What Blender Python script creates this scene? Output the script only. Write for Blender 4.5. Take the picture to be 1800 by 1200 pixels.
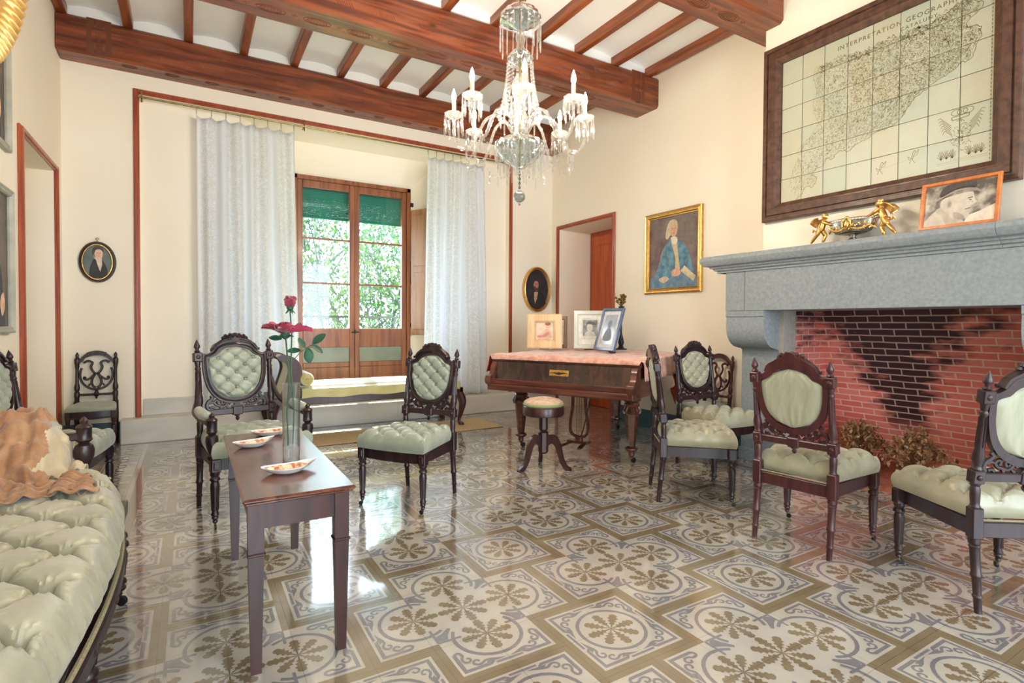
import bpy, math, random
from mathutils import Vector, Matrix
from mathutils.geometry import tessellate_polygon
PI = math.pi
sc = bpy.context.scene
for o in list(bpy.data.objects): bpy.data.objects.remove(o)
COL = sc.collection
# ---------------------------------------------------------------- camera
YAW, PITCH, ROLL, FOC, EYE = .5362, -.0195, .0058, 951.7, 1.097
cd = bpy.data.cameras.new('camera'); cam = bpy.data.objects.new('camera', cd); COL.objects.link(cam)
_f = Vector((math.sin(YAW)*math.cos(PITCH), math.cos(YAW)*math.cos(PITCH), math.sin(PITCH)))
_r = Vector((math.cos(YAW), -math.sin(YAW), 0)); _u = _r.cross(_f)
_c, _s = math.cos(ROLL), math.sin(ROLL)
_R, _U = _c*_r+_s*_u, -_s*_r+_c*_u
cam.matrix_world = Matrix(((_R.x,_U.x,-_f.x,0),(_R.y,_U.y,-_f.y,0),(_R.z,_U.z,-_f.z,EYE),(0,0,0,1)))
cd.sensor_width = 36; cd.lens = FOC/1800*36; cd.shift_y = -12.3/1800; cd.clip_start = .02; cd.clip_end = 200
sc.camera = cam
# ---------------------------------------------------------------- view, world, sun, lights
vs = sc.view_settings; vs.view_transform = 'Standard'; vs.look = 'None'; vs.gamma = 1; vs.use_curve_mapping = False
vs.exposure = 0.82
w = bpy.data.worlds.new('sky'); sc.world = w; w.use_nodes = True
bg = w.node_tree.nodes['Background']; bg.inputs[0].default_value = (.74, .88, 1.0, 1); bg.inputs[1].default_value = 8.5
sl = bpy.data.lights.new('sun', 'SUN'); sl.energy = 22; sl.angle = math.radians(.6); sl.color = (1, .95, .86)
so = bpy.data.objects.new('sun', sl); COL.objects.link(so)
so.rotation_euler = Vector((-.10, -.69, -.72)).to_track_quat('-Z', 'Y').to_euler()
# added fill lamp behind the camera, brightens the room interior
al = bpy.data.lights.new('rear_fill', 'AREA'); al.shape = 'RECTANGLE'; al.size = 4.6; al.size_y = 2.6; al.energy = 20; al.color = (1, .93, .84)
ao = bpy.data.objects.new('rear_fill', al); COL.objects.link(ao); ao.location = (1.6, -2.2, 1.9)
ao.rotation_euler = Vector((0, 1, .1)).to_track_quat('-Z', 'Y').to_euler()
pl = bpy.data.lights.new('window_portal', 'AREA'); pl.shape = 'RECTANGLE'; pl.size = 1.5; pl.size_y = 2.1; pl.cycles.is_portal = True
po = bpy.data.objects.new('window_portal', pl); COL.objects.link(po); po.location = (1.745, 7.02, 1.6); po.rotation_euler = Vector((0, -1, 0)).to_track_quat('-Z', 'Y').to_euler()
pl2 = bpy.data.lights.new('rear_portal', 'AREA'); pl2.shape = 'RECTANGLE'; pl2.size = 5.4; pl2.size_y = 3.8; pl2.cycles.is_portal = True
po2 = bpy.data.objects.new('rear_portal', pl2); COL.objects.link(po2); po2.location = (1.6, -2.62, 1.9); po2.rotation_euler = Vector((0, 1, 0)).to_track_quat('-Z', 'Y').to_euler()
try:
    sc.cycles.use_denoising = True
    sc.cycles.max_bounces = 10; sc.cycles.diffuse_bounces = 6; sc.cycles.glossy_bounces = 4; sc.cycles.transparent_max_bounces = 16
    sc.cycles.caustics_reflective = False; sc.cycles.caustics_refractive = False; sc.cycles.sample_clamp_indirect = 4
except Exception: pass
R = random.Random(7)
# ---------------------------------------------------------------- materials
def _mat(name):
    m = bpy.data.materials.new(name); m.use_nodes = True
    nt = m.node_tree; return m, nt, nt.nodes['Principled BSDF']
def _in(b, k, v):
    if k in b.inputs: b.inputs[k].default_value = v
def col4(c): return (c[0], c[1], c[2], 1)
def mat(name, c, rough=.5, metal=0, c2=None, scale=8, detail=4, stretch=(1,1,1), bump=0, bscale=None, spec=.5, sheen=0, coat=0, lo=.35, hi=.65, trans=0):
    m, nt, b = _mat(name); N = nt.nodes; L = nt.links
    _in(b,'Base Color',col4(c)); _in(b,'Roughness',rough); _in(b,'Metallic',metal); _in(b,'Specular IOR Level',spec)
    _in(b,'Sheen Weight',sheen); _in(b,'Coat Weight',coat); _in(b,'Coat Roughness',.12); _in(b,'Transmission Weight',trans)
    if c2 is not None or bump:
        tc = N.new('ShaderNodeTexCoord'); mp = N.new('ShaderNodeMapping'); mp.inputs['Scale'].default_value = stretch
        L.new(tc.outputs['Object'], mp.inputs['Vector'])
        n = N.new('ShaderNodeTexNoise'); n.inputs['Scale'].default_value = scale; n.inputs['Detail'].default_value = detail
        L.new(mp.outputs[0], n.inputs['Vector'])
        if c2 is not None:
            r = N.new('ShaderNodeValToRGB'); r.color_ramp.elements[0].position = lo; r.color_ramp.elements[1].position = hi
            r.color_ramp.elements[0].color = col4(c); r.color_ramp.elements[1].color = col4(c2)
            L.new(n.outputs['Fac'], r.inputs['Fac']); L.new(r.outputs['Color'], b.inputs['Base Color'])
        if bump:
            src = n
            if bscale:
                src = N.new('ShaderNodeTexNoise'); src.inputs['Scale'].default_value = bscale; src.inputs['Detail'].default_value = 4
                L.new(mp.outputs[0], src.inputs['Vector'])
            bp = N.new('ShaderNodeBump'); bp.inputs['Strength'].default_value = bump; bp.inputs['Distance'].default_value = .01
            L.new(src.outputs['Fac'], bp.inputs['Height']); L.new(bp.outputs[0], b.inputs['Normal'])
    return m
def wood(name, c, c2, axis=0, rough=.35, scale=3.2, knots=False, coat=.2):
    st = [9, 9, 9]; st[axis] = .7
    m, nt, b = _mat(name); N = nt.nodes; L = nt.links
    _in(b,'Roughness',rough); _in(b,'Coat Weight',coat); _in(b,'Coat Roughness',.15)
    tc = N.new('ShaderNodeTexCoord'); mp = N.new('ShaderNodeMapping'); mp.inputs['Scale'].default_value = st
    L.new(tc.outputs['Object'], mp.inputs['Vector'])
    n = N.new('ShaderNodeTexNoise'); n.inputs['Scale'].default_value = scale; n.inputs['Detail'].default_value = 8; n.inputs['Distortion'].default_value = .6
    L.new(mp.outputs[0], n.inputs['Vector'])
    r = N.new('ShaderNodeValToRGB'); r.color_ramp.elements[0].position = .38; r.color_ramp.elements[1].position = .62
    r.color_ramp.elements[0].color = col4(c); r.color_ramp.elements[1].color = col4(c2)
    L.new(n.outputs['Fac'], r.inputs['Fac']); out = r.outputs['Color']
    if knots:
        v = N.new('ShaderNodeTexVoronoi'); v.inputs['Scale'].default_value = 4.2
        mk = N.new('ShaderNodeMapping'); s2 = [1, 1, 1]; s2[axis] = .45; mk.inputs['Scale'].default_value = s2
        L.new(tc.outputs['Object'], mk.inputs['Vector']); L.new(mk.outputs[0], v.inputs['Vector'])
        kr = N.new('ShaderNodeValToRGB'); kr.color_ramp.elements[0].position = .03; kr.color_ramp.elements[1].position = .09
        kr.color_ramp.elements[0].color = (.16,.1,.08,1); kr.color_ramp.elements[1].color = (1,1,1,1)
        L.new(v.outputs['Distance'], kr.inputs['Fac'])
        mx = N.new('ShaderNodeMix'); mx.data_type = 'RGBA'; mx.blend_type = 'MULTIPLY'; mx.inputs[0].default_value = .8
        L.new(out, mx.inputs[6]); L.new(kr.outputs['Color'], mx.inputs[7]); out = mx.outputs[2]
    L.new(out, b.inputs['Base Color'])
    bp = N.new('ShaderNodeBump'); bp.inputs['Strength'].default_value = .08; bp.inputs['Distance'].default_value = .01
    L.new(n.outputs['Fac'], bp.inputs['Height']); L.new(bp.outputs[0], b.inputs['Normal'])
    return m
def emis(name, c, s):
    m, nt, b = _mat(name); _in(b,'Base Color',col4(c)); _in(b,'Emission Color',col4(c)); _in(b,'Emission Strength',s); return m
def crystal(name, tint=(1,1,1), gl=.35):
    m = bpy.data.materials.new(name); m.use_nodes = True; nt = m.node_tree; N = nt.nodes; L = nt.links; N.clear()
    o = N.new('ShaderNodeOutputMaterial'); t = N.new('ShaderNodeBsdfTransparent'); t.inputs[0].default_value = col4(tint)
    g = N.new('ShaderNodeBsdfGlossy'); g.inputs[0].default_value = (.72,.72,.72,1); g.inputs[1].default_value = .09
    d = N.new('ShaderNodeBsdfTranslucent'); d.inputs[0].default_value = (1,1,1,1)
    lw = N.new('ShaderNodeLayerWeight'); lw.inputs[0].default_value = gl
    mx = N.new('ShaderNodeMixShader'); L.new(lw.outputs['Facing'], mx.inputs[0]); L.new(t.outputs[0], mx.inputs[1]); L.new(g.outputs[0], mx.inputs[2])
    m2 = N.new('ShaderNodeMixShader'); m2.inputs[0].default_value = .05; L.new(mx.outputs[0], m2.inputs[1]); L.new(d.outputs[0], m2.inputs[2])
    L.new(m2.outputs[0], o.inputs[0]); return m
def pane_glass(name, tint=(.93,.97,.97), refl=.08):
    m = bpy.data.materials.new(name); m.use_nodes = True; nt = m.node_tree; N = nt.nodes; L = nt.links; N.clear()
    o = N.new('ShaderNodeOutputMaterial'); t = N.new('ShaderNodeBsdfTransparent'); t.inputs[0].default_value = col4(tint)
    g = N.new('ShaderNodeBsdfGlossy'); g.inputs[1].default_value = .02
    lw = N.new('ShaderNodeLayerWeight'); lw.inputs[0].default_value = .5; pw = N.new('ShaderNodeMath'); pw.operation = 'POWER'; pw.inputs[1].default_value = 5; L.new(lw.outputs['Facing'], pw.inputs[0])
    fr = N.new('ShaderNodeMath'); fr.operation = 'MULTIPLY_ADD'; fr.inputs[1].default_value = .8; fr.inputs[2].default_value = .03; L.new(pw.outputs[0], fr.inputs[0])
    mx = N.new('ShaderNodeMixShader'); L.new(fr.outputs[0], mx.inputs[0]); L.new(t.outputs[0], mx.inputs[1]); L.new(g.outputs[0], mx.inputs[2])
    L.new(mx.outputs[0], o.inputs[0]); return m
M = {}
M['wall'] = mat('wall_plaster', (.90,.82,.67), .9, c2=(.93,.87,.75), scale=.8, bump=.12, bscale=18)
M['white'] = mat('ceiling_plaster', (.88,.92,.93), .9, c2=(.92,.95,.96), scale=1.5, bump=.1, bscale=20)
M['beamw'] = wood('beam_pine', (.10,.021,.008), (.26,.066,.022), 0, .38, 2.4, True)
M['rafw'] = wood('rafter_pine', (.15,.034,.011), (.32,.09,.026), 1, .4, 2.4, True)
M['carve'] = mat('carved_groove', (.13,.035,.012), .5)
M['trimw'] = wood('trim_red_wood', (.27,.045,.018), (.40,.085,.03), 2, .35, 2.6)
M['doorw'] = wood('door_orange_pine', (.40,.065,.015), (.55,.11,.025), 2, .4, 2.0, True)
M['winw'] = wood('window_wood', (.19,.055,.02), (.32,.11,.04), 2, .4, 2.4)
M['shutw'] = wood('shutter_wood', (.28,.13,.055), (.38,.19,.09), 2, .45, 2.4)
M['marble'] = mat('step_marble', (.54,.52,.47), .4, c2=(.64,.62,.58), scale=3.5, detail=8, stretch=(.6,1,2.2))
M['skirt'] = mat('dark_teal_skirting', (.03,.075,.10), .35, c2=(.045,.10,.13), scale=5)
M['stone'] = mat('grey_limestone', (.225,.255,.27), .75, c2=(.31,.34,.355), scale=55, detail=6, bump=.25, lo=.3, hi=.7)
M['stonein'] = mat('warm_grey_stone', (.36,.33,.29), .8, c2=(.42,.39,.35), scale=30, bump=.15)
M['dark'] = wood('chair_dark_walnut', (.014,.006,.008), (.034,.013,.015), 2, .34, 3, coat=.12)
M['mahog'] = wood('chair_mahogany', (.040,.009,.012), (.080,.020,.020), 2, .36, 3, coat=.1)
M['red'] = wood('table_redwood', (.085,.024,.014), (.16,.055,.028), 1, .22, 3, coat=.4)
M['redz'] = wood('leg_redwood', (.026,.007,.008), (.058,.016,.013), 2, .34, 3, coat=.15)
M['pianow'] = wood('piano_rosewood', (.07,.020,.015), (.14,.045,.028), 0, .22, 2.4, coat=.6)
M['pianod'] = wood('piano_fallboard', (.022,.012,.012), (.06,.026,.02), 2, .2, 2.4, coat=.7)
M['satin'] = mat('cream_green_satin', (.31,.295,.20), .33, c2=(.40,.385,.275), scale=9, sheen=.35, bump=.06, bscale=60)
M['satin2'] = mat('cream_satin_back', (.42,.42,.31), .36, c2=(.34,.34,.24), scale=12, stretch=(3,1,.5), sheen=.3)
M['mint'] = mat('pale_mint_satin', (.25,.285,.22), .33, c2=(.34,.375,.30), scale=9, sheen=.35, bump=.06, bscale=60)
M['braid'] = mat('gimp_braid', (.20,.18,.11), .7, c2=(.34,.30,.19), scale=220, bump=.4)
M['gold'] = mat('gilt', (.83,.53,.19), .3, 1, c2=(.70,.38,.10), scale=30, bump=.2, bscale=50)
M['goldp'] = mat('gilt_paint', (.72,.42,.12), .38, .55, c2=(.86,.60,.25), scale=6)
M['silver'] = mat('silver', (.62,.62,.58), .22, 1, c2=(.42,.40,.34), scale=40)
M['brass'] = mat('aged_brass', (.36,.27,.10), .35, 1, c2=(.22,.16,.06), scale=30)
M['iron'] = mat('dark_iron', (.03,.03,.035), .45, .6)
M['blk'] = mat('black_lacquer', (.022,.016,.014), .22, coat=.4)
M['crys'] = crystal('crystal', (.96,.97,.97), .45)
M['crysd'] = crystal('silvered_crystal', (.55,.62,.62), .65)
M['glass'] = pane_glass('window_pane')
M['vase'] = crystal('vase_glass', (.93,.97,.98), .35)
M['candle'] = mat('candle_sleeve', (.75,.55,.30), .6)
M['bulb'] = emis('bulb_glow', (1,.82,.58), 16)
M['green'] = mat('green_blind_slat', (.0,.20,.15), .5, c2=(.0,.26,.19), scale=6)
M['pewter'] = mat('frosted_panel', (.20,.23,.17), .3, c2=(.25,.28,.21), scale=4)
def leafm(name, c, c2, sc_=1.2):
    m = mat(name, c, .55, c2=c2, scale=sc_); nt = m.node_tree; N = nt.nodes; L = nt.links; b = N['Principled BSDF']; o = [n for n in N if n.type == 'OUTPUT_MATERIAL'][0]
    t = N.new('ShaderNodeBsdfTranslucent'); L.new(b.inputs['Base Color'].links[0].from_socket, t.inputs[0]); mx = N.new('ShaderNodeMixShader'); mx.inputs[0].default_value = .5
    L.new(b.outputs[0], mx.inputs[1]); L.new(t.outputs[0], mx.inputs[2]); L.new(mx.outputs[0], o.inputs[0]); return m
M['leafa'] = leafm('tree_leaf_green', (.02,.075,.035), (.085,.14,.03)); M['leafb'] = leafm('tree_leaf_dark', (.008,.04,.03), (.02,.07,.045))
M['bark'] = mat('tree_bark', (.035,.045,.045), .8, c2=(.07,.08,.075), scale=14, stretch=(1,1,.3))
M['porc'] = mat('white_porcelain', (.78,.79,.78), .12, coat=.5)
M['dishp'] = mat('dish_rust_pattern', (.48,.16,.06), .3, c2=(.78,.62,.42), scale=60, lo=.42, hi=.58)
M['rosea'] = mat('rose_petal_crimson', (.33,.012,.05), .5, c2=(.46,.03,.09), scale=14, sheen=.4)
M['roseb'] = mat('rose_petal_dark', (.20,.006,.03), .5, sheen=.4)
M['stem'] = mat('stem_green', (.03,.10,.04), .5)
M['leafr'] = mat('rose_leaf', (.012,.065,.035), .5, c2=(.03,.11,.05), scale=20)
M['shawl'] = mat('orange_lace_shawl', (.27,.115,.045), .6, c2=(.42,.23,.11), scale=16, detail=8, bump=.5, bscale=70, sheen=.4)
M['shawl2'] = mat('cream_gold_shawl_lining', (.46,.37,.23), .45, c2=(.55,.47,.31), scale=14, sheen=.5)
M['cloth'] = mat('rose_brocade_cloth', (.56,.24,.17), .6, c2=(.70,.42,.32), scale=26, detail=8, sheen=.4, bump=.1)
M['clothr'] = mat('cloth_lining_red', (.52,.06,.04), .7, c2=(.64,.13,.08), scale=30)
M['needle'] = mat('needlepoint', (.52,.30,.20), .85, c2=(.62,.50,.36), scale=34, bump=.2)
M['gimpg'] = mat('green_gimp', (.25,.30,.12), .7)
M['yellow'] = mat('yellow_silk', (.50,.46,.18), .45, c2=(.60,.56,.26), scale=7, sheen=.4)
M['cush'] = mat('cream_mattress', (.72,.69,.56), .6, c2=(.78,.76,.63), scale=7)
M['straw'] = mat('straw_mat', (.42,.31,.16), .9, c2=(.56,.44,.26), scale=90, stretch=(1,.4,1), bump=.5)
M['dried'] = mat('dried_leaf', (.20,.085,.03), .8, c2=(.34,.18,.08), scale=20)
M['dried2'] = mat('dried_leaf_pale', (.40,.28,.16), .8, c2=(.30,.16,.07), scale=20)
M['basket'] = mat('dark_basket', (.05,.03,.02), .8, c2=(.12,.07,.04), scale=60, stretch=(1,1,4), bump=.5)
M['bluef'] = mat('blue_grey_frame', (.10,.14,.24), .25, coat=.5)
M['acryl'] = mat('silvery_frame', (.68,.72,.66), .15, .3)
M['palew'] = wood('pale_wood', (.62,.40,.20), (.74,.53,.30), 2, .5, 2.4)
M['brownw'] = wood('brown_frame_wood', (.13,.05,.025), (.20,.09,.04), 2, .4, 3)
M['mapw'] = wood('map_frame_wood', (.060,.024,.014), (.115,.05,.028), 1, .5, 2.5, True, coat=.1)
M['orw'] = wood('orange_frame_wood', (.50,.13,.025), (.62,.20,.045), 1, .35, 3)
M['paper'] = mat('mat_board', (.72,.70,.64), .7)
def flat(n, c, r=.7):
    k = 'f_'+n
    if k not in M: M[k] = mat(n, c, r, c2=tuple(min(1, x*1.25+.01) for x in c), scale=24, detail=6)
    return M[k]
# ---------------------------------------------------------------- mesh helpers
def V(*a): return Vector(a)
class MB:
    def __init__(s): s.v = []; s.f = []; s.m = []; s.mats = []
    def mi(s, m):
        if m not in s.mats: s.mats.append(m)
        return s.mats.index(m)
    def add(s, vs, fs, m=None, T=None):
        o = len(s.v)
        if T is not None: vs = [T @ Vector(v) for v in vs]
        s.v += [tuple(v) for v in vs]; i = s.mi(m) if m else 0
        for f in fs: s.f.append([a+o for a in f]); s.m.append(i)
        return s
    def box(s, x0, x1, y0, y1, z0, z1, m=None, c=.0, T=None):
        if c <= 0:
            vs = [(x,y,z) for x in (x0,x1) for y in (y0,y1) for z in (z0,z1)]
            return s.add(vs, [(0,1,3,2),(4,6,7,5),(0,4,5,1),(2,3,7,6),(0,2,6,4),(1,5,7,3)], m, T)
        c = min(c, (x1-x0)*.49, (y1-y0)*.49, (z1-z0)*.49)
        cx, cy, cz = (x0+x1)/2, (y0+y1)/2, (z0+z1)/2; hx, hy, hz = (x1-x0)/2, (y1-y0)/2, (z1-z0)/2
        vs = []; idx = {}
        for sx in (-1,1):
            for sy in (-1,1):
                for sz in (-1,1):
                    for k in range(3):
                        p = [hx-c, hy-c, hz-c]; p[k] += c
                        idx[sx,sy,sz,k] = len(vs); vs.append((cx+sx*p[0], cy+sy*p[1], cz+sz*p[2]))
        fs = []
        q = lambda a,b,k: idx[a+(b,)] if 0 else None
        for k in range(3):
            a, b = [(1,2),(0,2),(0,1)][k]
            for sg in (-1,1):
                f = []
                for (p, r) in ((-1,-1),(1,-1),(1,1),(-1,1)):
                    t = [0,0,0]; t[k] = sg; t[a] = p; t[b] = r; f.append(idx[t[0],t[1],t[2],k])
                if (sg == 1) != (k != 1): f = f[::-1]
                fs.append(f)
            for p in (-1,1):
                for r in (-1,1):
                    t0 = [0,0,0]; t1 = [0,0,0]; t0[a]=t1[a]=p; t0[b]=t1[b]=r; t0[k]=-1; t1[k]=1
                    fs.append([idx[tuple(t0)+(a,)], idx[tuple(t0)+(b,)], idx[tuple(t1)+(b,)], idx[tuple(t1)+(a,)]])
        for sx in (-1,1):
            for sy in (-1,1):
                for sz in (-1,1): fs.append([idx[sx,sy,sz,0], idx[sx,sy,sz,1], idx[sx,sy,sz,2]])
        return s.add(vs, fs, m, T)
    def lathe(s, prof, n=16, m=None, T=None, cap=True, flute=0, fa=.08, a0=0, a1=2*PI):
        vs = []; fs = []; full = abs(a1-a0-2*PI) < 1e-6; nn = n if full else n+1
        for (r, z) in prof:
            for i in range(nn):
                a = a0+(a1-a0)*i/n
                rr = r*(1-fa*(.5+.5*math.cos(flute*a))) if flute else r
                vs.append((rr*math.cos(a), rr*math.sin(a), z))
        for j in range(len(prof)-1):
            for i in range(n):
                i2 = (i+1) % nn
                fs.append((j*nn+i, j*nn+i2, (j+1)*nn+i2, (j+1)*nn+i))
        if cap and full: fs.append(list(range(n))[::-1]); fs.append([ (len(prof)-1)*n+i for i in range(n)])
        return s.add(vs, fs, m, T)
    def tube(s, pts, r, n=8, m=None, T=None, closed=False, asp=(1,1), up=None, cap=True):
        pts = [Vector(p) for p in pts]; N = len(pts)
        rs = r if isinstance(r, (list, tuple)) else [r]*N
        vs = []; fs = []; ref = None
        for i, p in enumerate(pts):
            a = pts[(i-1) % N] if (i or closed) else p; b = pts[(i+1) % N] if (i < N-1 or closed) else p
            t = (b-a).normalized() if (b-a).length > 1e-9 else Vector((0,0,1))
            if up is not None:
                x = Vector(up); x = (x-t*x.dot(t)); x = x.normalized() if x.length > 1e-6 else t.orthogonal().normalized()
            else:
                if ref is None: ref = t.orthogonal().normalized()
                x = ref-t*ref.dot(t); x = x.normalized() if x.length > 1e-6 else t.orthogonal().normalized(); ref = x
            y = t.cross(x)
            for k in range(n):
                an = 2*PI*k/n+PI/n
                vs.append(p+x*(rs[i]*asp[0]*math.cos(an))+y*(rs[i]*asp[1]*math.sin(an)))
        for i in range(N if closed else N-1):
            i2 = (i+1) % N
            for k in range(n): fs.append((i*n+k, i*n+(k+1)%n, i2*n+(k+1)%n, i2*n+k))
        if cap and not closed: fs.append(list(range(n))[::-1]); fs.append([(N-1)*n+k for k in range(n)])
        return s.add(vs, fs, m, T)
    def poly(s, pts, m=None, T=None):        # flat polygon, any shape
        pts = [Vector(p) for p in pts]
        return s.add(pts, [tuple(t) for t in tessellate_polygon([pts])], m, T)
    def prism(s, pts2, d0, d1, axes='xz', m=None, T=None, holes=None):
        # extrude a 2-D outline; axes: which plane the outline lies in, third axis from d0 to d1
        def P(p, d):
            return {'xz': (p[0], d, p[1]), 'xy': (p[0], p[1], d), 'yz': (d, p[0], p[1])}[axes]
        loops = [list(pts2)]+(holes or [])
        allp = [q for l in loops for q in l]; n = len(allp)
        tri = tessellate_polygon([[Vector((q[0], q[1], 0)) for q in l] for l in loops])
        vs = [P(q, d0) for q in allp]+[P(q, d1) for q in allp]
        fs = [tuple(t) for t in tri]+[tuple(a+n for a in t)[::-1] for t in tri]; o = 0
        for l in loops:
            k = len(l)
            for i in range(k): fs.append((o+i, o+(i+1)%k, o+(i+1)%k+n, o+i+n))
            o += k
        return s.add(vs, fs, m, T)
    def sph(s, c, r, m=None, n=10, T=None, sc=(1,1,1)):
        vs = [(c[0], c[1], c[2]-r*sc[2])]; fs = []; h = max(3, n//2)
        for j in range(1, h):
            a = -PI/2+PI*j/h
            for i in range(n): vs.append((c[0]+r*sc[0]*math.cos(a)*math.cos(2*PI*i/n), c[1]+r*sc[1]*math.cos(a)*math.sin(2*PI*i/n), c[2]+r*sc[2]*math.sin(a)))
        vs.append((c[0], c[1], c[2]+r*sc[2])); e = len(vs)-1
        for i in range(n): fs.append((0, 1+(i+1)%n, 1+i)); fs.append((e, e-n+i, e-n+(i+1)%n))
        for j in range(h-2):
            for i in range(n): fs.append((1+j*n+i, 1+j*n+(i+1)%n, 1+(j+1)*n+(i+1)%n, 1+(j+1)*n+i))
        return s.add(vs, fs, m, T)
    def grid(s, fn, nu, nv, m=None, T=None, closeu=False):
        vs = [fn(i/nu, j/nv) for j in range(nv+1) for i in range(nu+1)]
        fs = [(j*(nu+1)+i, j*(nu+1)+i+1, (j+1)*(nu+1)+i+1, (j+1)*(nu+1)+i) for j in range(nv) for i in range(nu)]
        return s.add(vs, fs, m, T)
def build(name, mb, m=None, parent=None, smooth=True, ang=35, recalc=True):
    me = bpy.data.meshes.new(name); me.from_pydata(mb.v, [], mb.f)
    ms = mb.mats if mb.mats else [m]
    for k in ms: me.materials.append(k if not isinstance(k, str) else M[k])
    if mb.mats: me.polygons.foreach_set('material_index', mb.m)
    if recalc:
        import bmesh
        b = bmesh.new(); b.from_mesh(me); bmesh.ops.recalc_face_normals(b, faces=b.faces); b.to_mesh(me); b.free()
    if smooth:
        me.polygons.foreach_set('use_smooth', [True]*len(me.polygons))
        try: me.set_sharp_from_angle(angle=math.radians(ang))
        except Exception: pass
    me.update()
    o = bpy.data.objects.new(name, me); COL.objects.link(o)
    if parent: o.parent = parent
    return o
def tag(o, label, cat, group=None):
    o['label'] = label; o['category'] = cat
    if group: o['group'] = group
    return o
def thing(name, label, cat, loc=(0,0,0), rz=0, group=None):
    o = bpy.data.objects.new(name, None); o.empty_display_size = .1; COL.objects.link(o)
    o.location = loc; o.rotation_euler = (0, 0, rz); return tag(o, label, cat, group)
def struct(name, mb, m=None, smooth=False, parent=None, ang=35):
    o = build(name, mb, m, parent, smooth, ang)
    if parent is None: o['kind'] = 'structure'
    return o
def dup(root, loc, rz, label, group=None, swap=None):
    kids = {}
    for o in COL.objects:
        if o.parent: kids.setdefault(o.parent.name, []).append(o)
    def cp(o, par):
        c = o.copy(); COL.objects.link(c)
        if par: c.parent = par
        for ch in kids.get(o.name, []): cp(ch, c)
        return c
    r = cp(root, None); r.location = loc; r.rotation_euler = (0,0,rz); r['label'] = label
    if group: r['group'] = group
    return r
def spline(pts, n=6, closed=False):
    P = [Vector(p) if len(p) == 3 else Vector((p[0], p[1], 0)) for p in pts]; N = len(P); out = []
    for i in range(N if closed else N-1):
        p0 = P[(i-1)%N] if (closed or i) else P[0]; p1 = P[i]; p2 = P[(i+1)%N]; p3 = P[(i+2)%N] if (closed or i < N-2) else P[-1]
        for k in range(n):
            t = k/n; out.append(.5*((2*p1)+(-p0+p2)*t+(2*p0-5*p1+4*p2-p3)*t*t+(-p0+3*p1-3*p2+p3)*t**3))
    if not closed: out.append(P[-1].copy())
    return out
def sp2(pts, n=6, closed=False): return [(p.x, p.y) for p in spline(pts, n, closed)]
def RZ(a): return Matrix.Rotation(a, 4, 'Z')
def TR(x, y, z): return Matrix.Translation((x, y, z))
def ell(cx, cz, rx, rz, n=28, a0=0): return [(cx+rx*math.cos(a0+2*PI*i/n), cz+rz*math.sin(a0+2*PI*i/n)) for i in range(n)]
# ================================================================ ROOM SHELL
XL, XR, YB, ZS, ZB = -.95, 4.2, 6.03, 3.35, 3.66
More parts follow.
